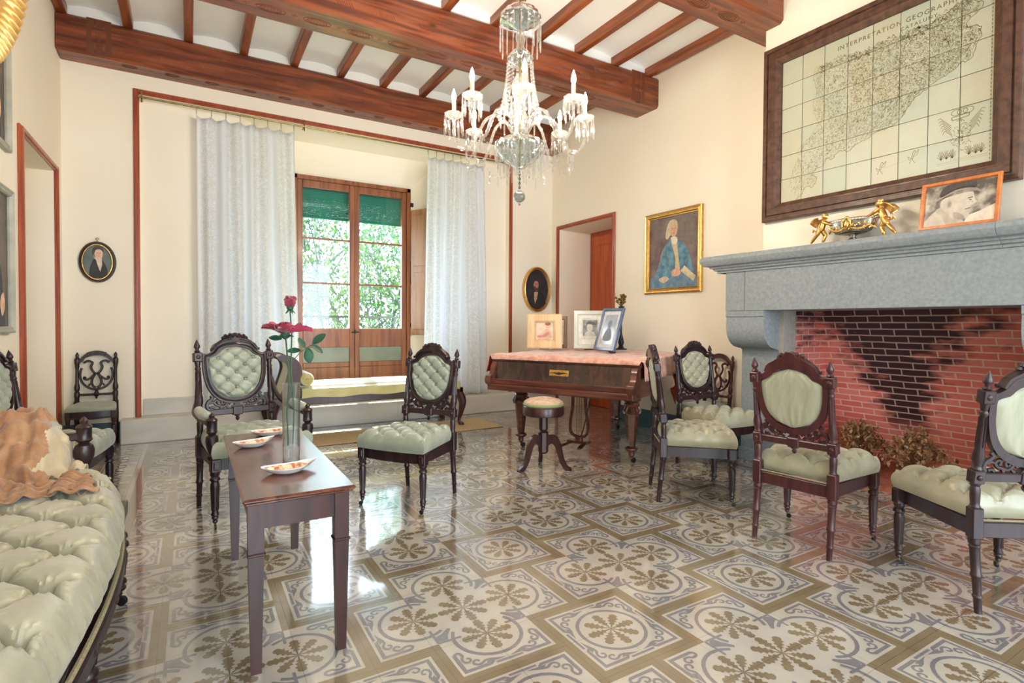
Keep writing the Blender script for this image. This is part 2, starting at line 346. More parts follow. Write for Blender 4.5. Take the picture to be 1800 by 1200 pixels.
# ---- floor: encaustic tiles, real inlay outlines, 0.8 m repeat
def tile_mat(name, c, c2):
    m, nt, b = _mat(name); N = nt.nodes; L = nt.links
    tc = N.new('ShaderNodeTexCoord'); sx = N.new('ShaderNodeSeparateXYZ'); L.new(tc.outputs['Object'], sx.inputs[0])
    def mth(op, a, bb=None):
        n = N.new('ShaderNodeMath'); n.operation = op
        for i, v in enumerate((a, bb)):
            if v is None: continue
            if isinstance(v, (int, float)): n.inputs[i].default_value = v
            else: L.new(v, n.inputs[i])
        return n.outputs[0]
    def joint(src, off):
        a = mth('ADD', src, 100-off); a = mth('PINGPONG', a, .1); return a
    j = mth('MINIMUM', joint(sx.outputs[0], 1.70), joint(sx.outputs[1], 1.875))
    line = mth('LESS_THAN', j, .0009)
    n = N.new('ShaderNodeTexNoise'); n.inputs['Scale'].default_value = 5; n.inputs['Detail'].default_value = 6; L.new(tc.outputs['Object'], n.inputs['Vector'])
    r = N.new('ShaderNodeValToRGB'); r.color_ramp.elements[0].position = .35; r.color_ramp.elements[1].position = .65
    r.color_ramp.elements[0].color = col4(c); r.color_ramp.elements[1].color = col4(c2); L.new(n.outputs['Fac'], r.inputs[0])
    mx = N.new('ShaderNodeMix'); mx.data_type = 'RGBA'; mx.blend_type = 'MULTIPLY'
    L.new(mth('MULTIPLY', line, .6), mx.inputs[0]); L.new(r.outputs[0], mx.inputs[6]); mx.inputs[7].default_value = (.35,.30,.25,1)
    L.new(mx.outputs[2], b.inputs['Base Color'])
    n2 = N.new('ShaderNodeTexNoise'); n2.inputs['Scale'].default_value = 3; n2.inputs['Detail'].default_value = 3; L.new(tc.outputs['Object'], n2.inputs['Vector'])
    mr = N.new('ShaderNodeMapRange'); mr.inputs[3].default_value = .10; mr.inputs[4].default_value = .26; L.new(n2.outputs['Fac'], mr.inputs[0]); L.new(mr.outputs[0], b.inputs['Roughness'])
    _in(b,'Coat Weight',1); _in(b,'Coat Roughness',.07); _in(b,'Coat IOR',1.7)
    # every tile lies very slightly out of level
    vo = N.new('ShaderNodeTexWhiteNoise'); vo.noise_dimensions = '2D'
    cx = N.new('ShaderNodeCombineXYZ'); L.new(mth('FLOOR', mth('MULTIPLY', mth('ADD', sx.outputs[0], 100-1.70), 5)), cx.inputs[0]); L.new(mth('FLOOR', mth('MULTIPLY', mth('ADD', sx.outputs[1], 100-1.875), 5)), cx.inputs[1])
    L.new(cx.outputs[0], vo.inputs['Vector'])
    gm = N.new('ShaderNodeNewGeometry'); va = N.new('ShaderNodeVectorMath'); va.operation = 'SUBTRACT'; L.new(vo.outputs['Color'], va.inputs[0]); va.inputs[1].default_value = (.5,.5,.5)
    vb = N.new('ShaderNodeVectorMath'); vb.operation = 'SCALE'; vb.inputs['Scale'].default_value = .012; L.new(va.outputs[0], vb.inputs[0])
    vc = N.new('ShaderNodeVectorMath'); vc.operation = 'ADD'; L.new(gm.outputs['Normal'], vc.inputs[0]); L.new(vb.outputs[0], vc.inputs[1])
    vd = N.new('ShaderNodeVectorMath'); vd.operation = 'NORMALIZE'; L.new(vc.outputs[0], vd.inputs[0]); L.new(vd.outputs[0], b.inputs['Normal'])
    return m
TW = tile_mat('tile_cream', (.44,.41,.365), (.52,.49,.44)); TG = tile_mat('tile_blue_grey', (.17,.165,.185), (.22,.215,.235)); TB = tile_mat('tile_olive_brown', (.18,.14,.085), (.24,.19,.12))
TP = tile_mat('tile_plain_sand', (.34,.28,.20), (.42,.36,.28))
FX0 = -.27
fl = MB(); fl.add([(XL-.6,-2.6,0),(XR+.8,-2.6,0),(XR+.8,6.1,0),(XL-.6,6.1,0)], [(0,1,2,3)], TB)
def unit_shapes():
    """(material, level, outline) of one 0.8 m repeat, centred on the four-circle group"""
    out = []
    s = .175
    out.append((TW, 1, [(x+.4, y+.4) for x, y in ((-s,-s),(s,-s),(s,s),(-s,s))]))
    q = [(s,.375),(-s,.375),(-s,s),(-.375,s),(-.375,-s),(-s,-s),(-s,-.375),(s,-.375),(s,-s),(.375,-s),(.375,s),(s,s)]
    out.append((TW, 1, q))
    def stroke(pts, w, w1=None):
        P = [Vector((p[0], p[1])) for p in pts]; L, Rr = [], []
        for i, p in enumerate(P):
            t = (P[min(i+1, len(P)-1)]-P[max(i-1, 0)]); t.normalize(); nn = Vector((-t.y, t.x)); k = (w if w1 is None else w+(w1-w)*i/(len(P)-1))/2
            L.append(p+nn*k); Rr.append(p-nn*k)
        return [('q', [tuple(L[i]), tuple(L[i+1]), tuple(Rr[i+1]), tuple(Rr[i])]) for i in range(len(P)-1)]
    def leaf(cx, cy, a, ln):
        w = [(.10,.022),(.26,.03),(.34,.12),(.42,.06),(.50,.18),(.60,.10),(.70,.21),(.79,.13),(.87,.16),(.95,.125),(1.0,.0)]
        pts = [(0,.0)]+[(t*ln, ww*ln) for t, ww in w]; pts += [(t*ln, -ww*ln) for t, ww in w[::-1][1:]]
        c, sn = math.cos(a), math.sin(a)
        return [(cx+x*c-y*sn, cy+x*sn+y*c) for x, y in pts]
    def rosette(cx, cy, ln=.092):
        for k in range(8): out.append((TB, 2, leaf(cx, cy, k*PI/4+PI/8*0, ln*(1 if k % 2 == 0 else .98))))
    def ring(cx, cy, a0, a1, r=.122, w=.013):
        n = max(6, int(abs(a1-a0)/.22))
        for k, p in stroke([(cx+r*math.cos(a0+(a1-a0)*i/n), cy+r*math.sin(a0+(a1-a0)*i/n)) for i in range(n+1)], w): out.append((TG, 2, p))
    def mapc(cx, cy, sx, sy, pts): return [(cx+sx*x, cy+sy*y) for x, y in pts]
    def corner(cx, cy, sx, sy):
        e = .158
        for flip in (0, 1):
            A = [stroke([(e+.006,e),(.112,e),(.066,e)], .0125), stroke(sp2([(.070,.160),(.058,.150),(.060,.138),(.078,.134),(.092,.142),(.108,.143),(.118,.132),(.112,.120),(.100,.120),(.097,.129)], 3), .0105, .008)]
            for st in A:
                for k, p in st:
                    if flip: p = [(y, x) for x, y in p]
                    out.append((TG, 2, mapc(cx, cy, sx, sy, p)))
    def side(cx, cy, a, full=True):
        c, sn = math.cos(a), math.sin(a); rt = lambda p: (cx+p[0]*c-p[1]*sn, cy+p[0]*sn+p[1]*c)
        for k, p in stroke([(.161,-.050),(.161,.050)], .0095): out.append((TG, 2, [rt(q) for q in p]))
        for sg in (-1, 1):
            out.append((TG, 2, [rt(q) for q in ((.150, sg*.008),(.149, sg*.080),(.130, sg*.062),(.142, sg*.034))]))
    # single medallion
    rosette(.4, .4, .1); ring(.4, .4, 0, 2*PI)
    for sx in (-1,1):
        for sy in (-1,1): corner(.4, .4, sx, sy)
    for k in range(4): side(.4, .4, k*PI/2)
    # four-circle group
    rosette(0, 0, .102)
    for k in range(4):
        a = k*PI/2; cx, cy = .2*math.cos(a), .2*math.sin(a)
        rosette(cx, cy, .096); ring(cx, cy, a-2.15, a+2.15)
        c, sn = math.cos(a), math.sin(a)
        for sg in (-1, 1):
            o0 = len(out); corner(0, 0, 1, sg); new = out[o0:]; del out[o0:]
            for m_, l_, p in new: out.append((m_, l_, [(cx+x*c-y*sn, cy+x*sn+y*c) for x, y in p]))
        side(cx, cy, a)
        # spandrel in the notch between two circles
        b = a+PI/4; c, sn = math.cos(b), math.sin(b); rt = lambda p: (p[0]*c-p[1]*sn, p[0]*sn+p[1]*c)
        out.append((TG, 2, [rt(q) for q in ((.232,.0),(.222,.026),(.190,.012),(.150,.006),(.150,-.006),(.190,-.012),(.222,-.026))]))
        for sg in (-1, 1):
            for k2, p in stroke([(.245,0),(.245-.06, sg*.06)], .010): out.append((TG, 2, [rt(q) for q in p]))
    return out
US = unit_shapes(); tess = []
for m_, l_, p in US:
    tess.append((m_, l_, p, [tuple(t) for t in tessellate_polygon([[Vector((x, y, 0)) for x, y in p]])]))
def tri_up(p, t):
    a, b, c = (p[i] for i in t); return t if (b[0]-a[0])*(c[1]-a[1])-(b[1]-a[1])*(c[0]-a[0]) > 0 else t[::-1]
for i in range(-3, 4):
    for j in range(-5, 6):
        ox, oy = 1.70+.8*i, 1.875+.8*j
        if ox < -.9 or oy > 6.3 or oy < -2.4: continue
        for q_, (m_, l_, p, ts) in enumerate(tess): fl.add([(ox+x, oy+y, .0004*l_+q_*8e-7) for x, y in p], [tri_up(p, t) for t in ts], m_)
def band(x0, x1, m_, z): fl.add([(x0,-2.6,z),(x1,-2.6,z),(x1,6.1,z),(x0,6.1,z)], [(0,1,2,3)], m_)
band(XL-.6, FX0, TP, .0016); band(FX0-.055, FX0+.0, TB, .0018); band(FX0-.075, FX0-.055, TW, .0018); band(FX0-.30, FX0-.075, TW, .0018)
for x in (-.082, -.285): band(FX0+x-.007, FX0+x, TG, .002)
y = -1.0
while y < 5.9:
    for sg in (0, 1):
        cx = FX0-.18; n = 12
        for rr, ww in ((.075,.012),(.045,.012)):
            ps = [(cx+(1 if sg else -1)*(-.085+rr*math.sin(PI*k/n)*1.5), y+.1+sg*.1-rr*1.1*math.cos(PI*k/n)) for k in range(n+1)]
            for k in range(n):
                a, b = Vector(ps[k]), Vector(ps[k+1]); t = (b-a).normalized(); nn = Vector((-t.y, t.x))*ww/2
                qd = [a-nn, b-nn, b+nn, a+nn]
                fl.add([(v.x, v.y, .0021) for v in qd], [(0,1,2,3)], TG)
    y += .2
band(FX0-.33, FX0-.30, TB, .0018)
o = build('floor', fl, smooth=False, recalc=False); o['kind'] = 'structure'

# ---- ceiling plaster between rafters, with the plaster fill above each beam
RX = [-.455+.455*k for k in range(-1, 11)]
ce = MB()
RX2 = RX+[4.55]
for k in range(len(RX2)-1):
    a, b = RX2[k], RX2[k+1]
    ce.grid(lambda u, v, a=a, b=b: (a+(b-a)*u, -2.6+8.7*v, 3.735+.035*math.sin(PI*u)), 8, 1, M['white'])
    for yb in (5.86, 4.17, 2.54, .91, -.72):
        ce.grid(lambda u, v, a=a, b=b, yb=yb: (a+(b-a)*u, yb, ZB-.01+(.075+.035*math.sin(PI*u)+.01)*v), 8, 1, M['white'])
        ce.grid(lambda u, v, a=a, b=b, yb=yb: (a+(b-a)*u, yb+.20, ZB-.01+(.075+.035*math.sin(PI*u)+.01)*v), 8, 1, M['white'])
struct('ceiling', ce, M['white'], smooth=True)
def carve(mb, kind, x, y, z, s=1.0):
    if kind == 'rose':       # carved oval with leaf strokes on a beam soffit (faces down)
        for rr in (1, .72):
            P = [(x+.10*s*rr*math.cos(t*PI/8), y+.045*s*rr*math.sin(t*PI/8), z) for t in range(16)]
            mb.tube(P, .0028, 3, closed=True)
        for t in range(-3, 4): mb.tube([(x+t*.018*s, y-.028*s, z), (x+t*.027*s, y+.030*s, z)], .0025, 3)
    else:
        for t in range(7): mb.tube([(x+t*.018, y, z+.018), (x+t*.018+.020, y, z-.018)], .0022, 3)
BY = [(5.80, 6.05), (4.11, 4.45), (2.48, 2.79), (.85, 1.16), (-.78, -.47)]
for n, (y0, y1) in enumerate(BY):
    b = MB(); b.box(XL-.01, XR+.02 if n != 2 else XR, y0, y1, ZS, ZB, None, .022)
    o = struct('trim_%d' % (n+1), b, M['beamw']); o['label'] = ['thick red-brown pine beam along the window wall', 'carved pine beam crossing above the piano', 'carved pine beam above the chandelier, nearer the camera', 'pine beam above the camera', 'pine beam behind the camera'][n]
    if n < 3:
        c = MB(); x = XL+.5
        while x < XR-.5:
            if n: carve(c, 'rose', x, (y0+y1)/2, ZS-.0005)
            else: carve(c, 'rose', x, y0+.09, ZS-.0005, .6)
            for dx, dy in ((.16,-.012),(.16,.012),(.145,0),(.175,0)): c.sph((x+dx, (y0+y1)/2+dy if n else y0+.09, ZS), .008, None, 6, None, (1,1,.3))
            if int((x+3)*10) % 2: carve(c, 'dash', x-.05, y0-.0005, ZS+.20)
            carve(c, 'dash', x+.1, y0-.0005, ZS+.10); x += .32
        build('carving', c, M['carve'], o)
        c = MB()
        for xe in (XL+.28, XR-.30):
            c.box(xe-.07, xe+.10, y0-.002, y0+.004, ZS+.012, ZB, M['carve'])
            c.box(xe-.035, xe+.065, y0-.0035, y0, ZS+.11, ZB-.08, M['beamw'])
            for k in (-.02, .04): c.box(xe+k, xe+k+.014, y0-.0035, y0, ZS+.02, ZS+.10, M['beamw']); c.box(xe+k, xe+k+.014, y0-.0035, y0, ZB-.07, ZB-.01, M['beamw'])
            for k in range(5):
                a = PI/2+(k-2)*.42; c.tube([(xe+.015, y0-.004, ZS+.12), (xe+.015+.05*math.cos(a), y0-.004, ZS+.12+.075*math.sin(a))], .0025, 3, M['carve'])
        build('end_motif', c, None, o)
k0 = 10
for k, x in enumerate(RX):
    b = MB(); x0 = x-.036
    b.box(x0, x0+.072, -2.6, 6.03, ZB+.0, ZB+.10, None, .008)
    struct('trim_%d' % (k0+k), b, M['rafw'])
# ---- walls
W = MB(); T = .35; ZT = 3.85
def wbox(x0, x1, y0, y1, z0, z1): W.box(x0, x1, y0, y1, z0, z1, M['wall'])
# left wall with door recess Y 4.68..5.72
wbox(XL-T-.3, XL, -2.6, 4.68, 0, ZT); wbox(XL-T-.3, XL, 5.72, 6.6, 0, ZT); wbox(XL-T-.3, XL, 4.68, 5.72, 2.32, ZT)
W.box(XL-.75, XL-.6, 4.6, 5.8, 0, 2.4, M['wall'])
struct('wall_left', W); W = MB()
# window wall
wbox(XL-.3, -.40, YB, YB+.5, 0, ZT); wbox(3.53, XR+.9, YB, YB+.5, 0, ZT); wbox(-.40, 3.53, YB, YB+.8, 3.17, ZT)
yi = 6.12
wbox(-.40, .45, yi, yi+.4, 0, 3.17); wbox(3.0, 3.53, yi, yi+.4, 0, 3.17); W.add([(-.40,YB,3.169),(3.53,YB,3.169),(3.53,yi+.01,3.169),(-.40,yi+.01,3.169)], [(0,1,2,3)], M['wall'])
ra = [(.45,yi-.001,.38),(.45,yi-.001,3.168),(3.0,yi-.001,3.168),(3.0,yi-.001,.38)]; rb = [(.74,6.60,.38),(.74,6.60,3.168),(2.76,6.60,3.168),(2.76,6.60,.38)]; rc = [(1.03,6.75,.38),(1.03,6.75,2.83),(2.46,6.75,2.83),(2.46,6.75,.38)]; rd = [(a, 7.0, c) for a, b, c in rc]
for A, B in ((ra, rb), (rb, rc), (rc, rd)):
    for k in range(3): W.add([A[k], A[k+1], B[k+1], B[k]], [(0,1,2,3)], M['wall'])
# outside masonry around the window so the light only enters by it
wbox(-1.2, 1.03, 6.78, 7.0, -.5, ZT); wbox(2.46, 5.1, 6.78, 7.0, -.5, ZT); wbox(1.03, 2.46, 6.78, 7.0, 2.83, ZT); wbox(1.03, 2.46, 6.70, 7.0, -.5, .38)
struct('wall_window', W); W = MB()
# step along the window wall and the plinth above it
W.box(-.54, XR, 5.88, 6.12, 0, .22, None, .008); W.box(-.38, .95, 6.095, 6.14, .22, .375, None, .005); W.box(2.35, 3.51, 6.095, 6.14, .22, .375, None, .005)
W.box(.43, 3.02, 6.09, 6.75, .20, .385)
for x in (.75, 2.0, 3.1): W.box(x, x+.004, 5.878, 5.881, .0, .215)
struct('step_window', W, M['marble']); W = MB()
# right wall: door recess Y 4.80..5.85, fireplace opening Y 1.07..2.53
wbox(XR, XR+.7, 5.85, 6.5, 0, ZT); wbox(XR, XR+.7, 2.55, 4.80, 0, ZT); wbox(XR, XR+.7, 4.80, 5.85, 2.34, ZT); wbox(XR, XR+1.2, -2.6, 2.53, 1.34, ZT); wbox(XR, XR+1.2, -2.6, 1.07, 0, 1.34)
wbox(XR+.7, XR+.8, 4.6, 6.1, 0, 2.6)
struct('wall_right', W); W = MB()
wbox(3.81, XR+.01, -.6, 2.62, 1.55, ZT); struct('wall_chimney', W); W = MB()
# unseen wall behind the camera, added with two openings to cut the front light
for x0, x1 in ((XL-.65, -.25), (.95, 2.25), (3.45, XR+.7)): wbox(x0, x1, -2.62, -2.4, 0, ZT)
wbox(XL-.65, XR+.7, -2.62, -2.4, 2.75, ZT); wbox(XL-.65, XR+.7, -2.62, -2.4, 0, .35); struct('wall_rear', W); W = MB()
# skirting
b = MB(); b.box(XL, -.545, YB-.018, YB, 0, .19, None, .004); struct('baseboard_back', b, M['skirt'])
b = MB(); b.box(XR-.018, XR, 2.9, 4.74, 0, .19, None, .004); struct('baseboard_right', b, M['skirt'])
b = MB(); b.box(XL, XL+.018, -2.6, 4.62, 0, .19, None, .004); struct('baseboard_left', b, M['skirt'])
# trims round the openings
def portal(name, plane, a0, a1, z0, z1, wd, side):
    b = MB()
    def bx(p0, p1, q0, q1, d0, d1, c=.004):
        if plane == 'y': b.box(p0, p1, side-d1, side-d0, q0, q1, None, c)
        elif plane == 'xl': b.box(side+d0, side+d1, p0, p1, q0, q1, None, c)
        else: b.box(side-d1, side-d0, p0, p1, q0, q1, None, c)
    for d0, d, q in ((0, .018, 0), (.012, .030, wd*.22)):
        bx(a0+q, a0+wd-q, z0+q*.2, z1-q, d0, d); bx(a1-wd+q, a1-q, z0+q*.2, z1-q, d0, d); bx(a0+wd*.5, a1-wd*.5, z1-wd+q+.0005, z1-q-.0005, d0+.0005, d-.0005)
    return struct(name, b, M['trimw'])
portal('trim_30', 'y', -.437, 3.575, .22, 3.215, .046, YB)
portal('trim_31', 'xl', 4.63, 5.77, 0, 2.37, .05, XL)
portal('trim_32', 'xr', 4.75, 5.90, 0, 2.39, .05, XR)
# ---- inner door of the right wall
d = MB(); X0 = XR+.52
d.box(X0, X0+.16, 4.85, 5.85, 0, 2.34, None)
dr = struct('door_1', d, M['trimw']); 
d = MB(); d.box(X0-.03, X0+.02, 4.86, 5.78, 0, 2.28, None, .005); dl = build('door_leaf', d, M['doorw'], dr)
d = MB()
for z0, z1 in ((.15,.85),(1.0,2.15)):
    for y0, y1 in ((4.93,5.28),(5.36,5.70)): d.box(X0-.04, X0-.028, y0, y1, z0, z1, None, .006)
build('door_panel', d, M['doorw'], dl)
# ---- window: two glazed leaves
wf = MB(); Y0, Y1 = 6.74, 6.80; WX0, WX1, WZ0, WZ1 = 1.03, 2.46, .385, 2.83
wf.box(WX0, WX0+.05, Y0-.02, Y1+.02, WZ0, WZ1, None, .004); wf.box(WX1-.05, WX1, Y0-.02, Y1+.02, WZ0, WZ1, None, .004); wf.box(WX0, WX1, Y0-.02, Y1+.02, WZ1-.05, WZ1, None, .004)
win = struct('window_1', wf, M['winw'])
for n, (a, b_) in enumerate(((WX0+.05, 1.745), (1.745, WX1-.05))):
    l = MB(); st = .062
    l.box(a, a+st, Y0, Y1, WZ0, WZ1-.05, None, .006); l.box(b_-st, b_, Y0, Y1, WZ0, WZ1-.05, None, .006)
    for z0, z1 in ((WZ0, .56), (.56, .62), (.80, 1.03), (WZ1-.13, WZ1-.05)): l.box(a+st, b_-st, Y0, Y1, z0, z1, None, .005)
    for z in (1.56, 2.09): l.box(a+st, b_-st, Y0+.012, Y1-.012, z, z+.022, M['winw'] if 0 else None)
    lf = build('window_leaf', l, M['winw'], win)
    g = MB(); g.box(a+st, b_-st, Y0+.028, Y0+.032, 1.03, WZ1-.13); build('glass', g, M['glass'], lf, False)
    g = MB(); g.box(a+st, b_-st, Y0+.02, Y0+.03, .62, .80); build('lower_panel', g, M['pewter'], lf, False)
h = MB(); h.tube([(1.745, 6.715, .96), (1.745, 6.715, 1.02)], .007, 8); h.tube([(1.70, 6.71, .985), (1.79, 6.71, .985)], .008, 8); h.tube([(1.745, 6.73, .55), (1.745, 6.73, .95)], .004, 6); build('latch', h, M['iron'], win)
h = MB(); h.box(2.455, 2.485, 6.69, 6.72, 1.60, 1.90, None, .006); h.tube([(2.47, 6.68, 1.66), (2.50, 6.66, 1.66)], .012, 8)
for z in (1.05, 2.6): h.box(2.45, 2.49, 6.70, 6.72, z, z+.05, None, .004)
build('hinge', h, M['iron'], win)
# folded inner shutter on the right jamb
sh = MB(); T_ = TR(2.475, 6.70, 0) @ RZ(math.radians(-62))
sh.box(0, .42, -.03, 0, .95, 2.55, None, .006, T_)
for z0, z1 in ((1.02,1.75),(1.83,2.48)): sh.box(.05, .37, -.042, -.03, z0, z1, None, .01, T_)
tag(build('shutter', sh, M['shutw']), 'light brown wooden shutter folded against the window jamb behind the lace curtain', 'shutter')
# roller blinds outside
for n, (a, b_) in enumerate(((1.10, 1.73), (1.76, 2.40))):
    s = MB(); z = 2.86; zb = 2.40
    while z > zb: s.box(a-.02, b_+.02, 6.93, 6.945, z-.016, z, None, .003); z -= .018
    s.box(a-.02, b_+.02, 6.925, 6.95, zb-.03, zb, None, .004)
    tag(build('roller_blind', s, M['green']), ['green slatted blind rolled halfway above the left glass door', 'green slatted blind rolled halfway above the right glass door'][n], 'blind', 'green roller blinds')
# balcony
b = MB(); b.box(.6, 3.0, 7.0, 7.95, .05, .25); struct('balcony_floor', b, M['marble'])
rl = MB(); rl.box(.6, 3.0, 7.88, 7.91, 1.17, 1.20)
rl.box(.6, 3.0, 7.885, 7.905, .33, .35)
ra_ = tag(build('balcony_railing', rl, M['iron']), 'dark iron balcony railing outside the glass doors', 'railing')
for k in range(21): 
    bb = MB(); x = .62+k*.118; bb.tube([(x, 7.895, .25), (x, 7.895, 1.18)], .008, 6); build('baluster', bb, M['iron'], ra_)
# ---- curtain rod and lace curtains
rd_ = MB(); rd_.tube([(-.40, 5.985, 3.135), (3.52, 5.985, 3.135)], .009, 10)
rod = tag(build('curtain_rod', rd_, M['brass']), 'thin aged-brass curtain rod across the top of the window opening', 'curtain rod')
for x in (-.37, 1.03, 3.49):
    f = MB(); f.tube([(x, 6.09, 3.135), (x, 5.985, 3.135)], .006, 6); f.tube([(x, 5.985, 3.175), (x, 5.985, 3.09)], .006, 6); f.sph((x, 5.985, 3.18), .012); build('bracket', f, M['brass'], rod)
def lace(name, c, seed):
    m = bpy.data.materials.new(name); m.use_nodes = True; nt = m.node_tree; N = nt.nodes; L = nt.links; N.clear()
    o = N.new('ShaderNodeOutputMaterial'); tc = N.new('ShaderNodeTexCoord')
    n = N.new('ShaderNodeTexNoise'); n.inputs['Scale'].default_value = 34; n.inputs['Detail'].default_value = 2; n.inputs['Distortion'].default_value = 2.6; L.new(tc.outputs['UV'], n.inputs['Vector'])
    r = N.new('ShaderNodeValToRGB'); r.color_ramp.elements[0].position = .46; r.color_ramp.elements[1].position = .52; L.new(n.outputs['Fac'], r.inputs[0])
    sp = N.new('ShaderNodeSeparateXYZ'); L.new(tc.outputs['UV'], sp.inputs[0])
    # lace runs in vertical stripes
    pp = N.new('ShaderNodeMath'); pp.operation = 'PINGPONG'; pp.inputs[1].default_value = .17; L.new(sp.outputs[0], pp.inputs[0])
    gt = N.new('ShaderNodeMath'); gt.operation = 'GREATER_THAN'; gt.inputs[1].default_value = .07; L.new(pp.outputs[0], gt.inputs[0])
    mu = N.new('ShaderNodeMath'); mu.operation = 'MULTIPLY'; L.new(r.outputs[0], mu.inputs[0]); L.new(gt.outputs[0], mu.inputs[1])
    cr = N.new('ShaderNodeMix'); cr.data_type = 'RGBA'; L.new(mu.outputs[0], cr.inputs[0]); cr.inputs[6].default_value = (.93,.96,1.0,1); cr.inputs[7].default_value = (.88,.89,.89,1)
    d = N.new('ShaderNodeBsdfDiffuse'); t = N.new('ShaderNodeBsdfTranslucent'); L.new(cr.outputs[2], d.inputs[0]); L.new(cr.outputs[2], t.inputs[0])
    mx = N.new('ShaderNodeMixShader'); mx.inputs[0].default_value = .52; L.new(d.outputs[0], mx.inputs[1]); L.new(t.outputs[0], mx.inputs[2])
    tp = N.new('ShaderNodeBsdfTransparent'); al_ = N.new('ShaderNodeMath'); al_.operation = 'MULTIPLY_ADD'; al_.inputs[1].default_value = .10; al_.inputs[2].default_value = .06; L.new(mu.outputs[0], al_.inputs[0])
    m2 = N.new('ShaderNodeMixShader'); L.new(al_.outputs[0], m2.inputs[0]); L.new(mx.outputs[0], m2.inputs[1]); L.new(tp.outputs[0], m2.inputs[2]); L.new(m2.outputs[0], o.inputs[0]); return m
LACE = lace('lace_curtain', None, 1)
def curtain(x0, x1, x0b, x1b, nf, label, yc=5.985, seed=1, ztop=3.07, zb=.235, group=None):
    rr = random.Random(seed); nu, nv = nf*10, 40; ph = [rr.uniform(-.5, .5) for _ in range(nf+1)]; am = [rr.uniform(.6, 1.25) for _ in range(nf+1)]
    c = MB(); uv = []
    def fn(u, v):
        k = u*nf; i = int(min(k, nf-1)); f = k-i
        a = (am[i]*(1-f)+am[i+1]*f)*(.026+.030*v)
        p = ph[i]*(1-f)+ph[i+1]*f
        x = (x0+(x1-x0)*u)*(1-v)+(x0b+(x1b-x0b)*u)*v+.012*math.sin(k*2.3+v*3+p*4)*v
        y_ = yc+a*math.sin(2*PI*k+p*v*2)+.01*math.sin(k*1.3+v*5)+.03*v*v*math.sin(u*5+seed)
        z = ztop+(zb-ztop)*v-.030*abs(math.sin(PI*k))**.7*(1-v)**6
        return (x, y_, z)
    c.grid(fn, nu, nv)
    o = build('curtain', c, LACE, None, True, 80, False); me = o.data
    ul = me.uv_layers.new(name='UVMap'); W_ = (x1-x0)*1.5
    for lp in me.loops:
        j, i = divmod(lp.vertex_index, nu+1); ul.data[lp.index].uv = (i/nu*W_+.03, j/nv*2.9)
    md = o.modifiers.new('thick', 'SOLIDIFY'); md.thickness = .0012
    tag(o, label, 'curtain', group)
    for k in range(nf+1):
        r_ = MB(); xx = x0+(x1-x0)*k/nf; P = [(xx, 5.985+.016*math.cos(t*PI/5), 3.122+.02*math.sin(t*PI/5)) for t in range(10)]
        r_.tube(P, .0022, 5, closed=True); r_.tube([(xx, 5.985, 3.102), (xx, 5.985, 3.068)], .0025, 5); build('curtain_ring', r_, M['brass'], o)
    return o
curtain(.06, .93, .06, .98, 7, 'wide white lace curtain hanging on the left of the window', seed=3, group='lace curtains')
curtain(2.40, 3.14, 2.34, 3.20, 7, 'white lace curtain hanging on the right of the window beside the shutter', seed=5, group='lace curtains')
# ---- garden seen through the window
g = MB(); g.box(-14, 22, 9, 45, -3.4, -3.2); struct('garden_ground', g, mat('garden_grass', (.10,.20,.05), .9, c2=(.20,.32,.09), scale=2))
def tree(x, y, h, seed, label, dark=False, nl=4500, sp=1.9, z0=-3.2):
    rr = random.Random(seed); t = thing('tree', label, 'tree', (x, y, z0), 0, 'trees beyond the balcony'); tr = MB(); tips = []
    def br(p, d, ln, r, lev):
        pts = [p]; q = p.copy()
        for k in range(5):
            d = (d+Vector((rr.uniform(-.18,.18), rr.uniform(-.18,.18), rr.uniform(-.05,.12)))).normalized(); q = q+d*ln/5; pts.append(q.copy())
        tr.tube(pts, [r*(1-.12*k) for k in range(6)], 5 if lev else 7)
        for k in range(2, 6): tips.append(pts[k])
        if lev < 3:
            for k in range(3 if lev else 5):
                a = rr.uniform(0, 2*PI); nd = (d*.75+Vector((math.cos(a), math.sin(a), rr.uniform(.1,.6)))*.75).normalized(); br(pts[rr.randint(2, 5)], nd, ln*.62, r*.5, lev+1)
    for k in range(3): br(Vector((rr.uniform(-.3,.3), rr.uniform(-.3,.3), 0)), Vector((rr.uniform(-.3,.3), rr.uniform(-.2,.2), 1)).normalized(), h*.55, .095, 0)
    build('trunk', tr, M['bark'], t)
    lf = MB()
    for k in range(nl):
        p = rr.choice(tips)+Vector((rr.gauss(0,.28), rr.gauss(0,.28), rr.gauss(0,.25))); s_ = rr.uniform(.07,.14)
        Rm = Matrix.Rotation(rr.uniform(0,6.3), 4, 'Z') @ Matrix.Rotation(rr.uniform(0,3.1), 4, 'X')
        vs = [p+Rm.to_3x3() @ Vector(q)*s_ for q in ((0,-.5,0),(.34,.0,.06),(0,.55,0),(-.34,0,.06))]
        lf.add(vs, [(0,1,2,3)])
    o = build('foliage', lf, M['leafb' if dark else 'leafa'], t, False, recalc=False)
    return t
tree(2.3, 13.0, 7.4, 11, 'slender leafy tree seen through the left glass door', False, 8000); tree(4.4, 13.4, 7.4, 12, 'slanting bright green tree seen through the right glass door', False, 8500)
tree(7.4, 17.5, 11, 13, 'darker green tree farther back beyond the balcony rail', True, 6500); tree(3.4, 19.5, 11, 14, 'green tree in the middle distance beyond the balcony rail', True, 9000)
hd = MB(); rr = random.Random(4)
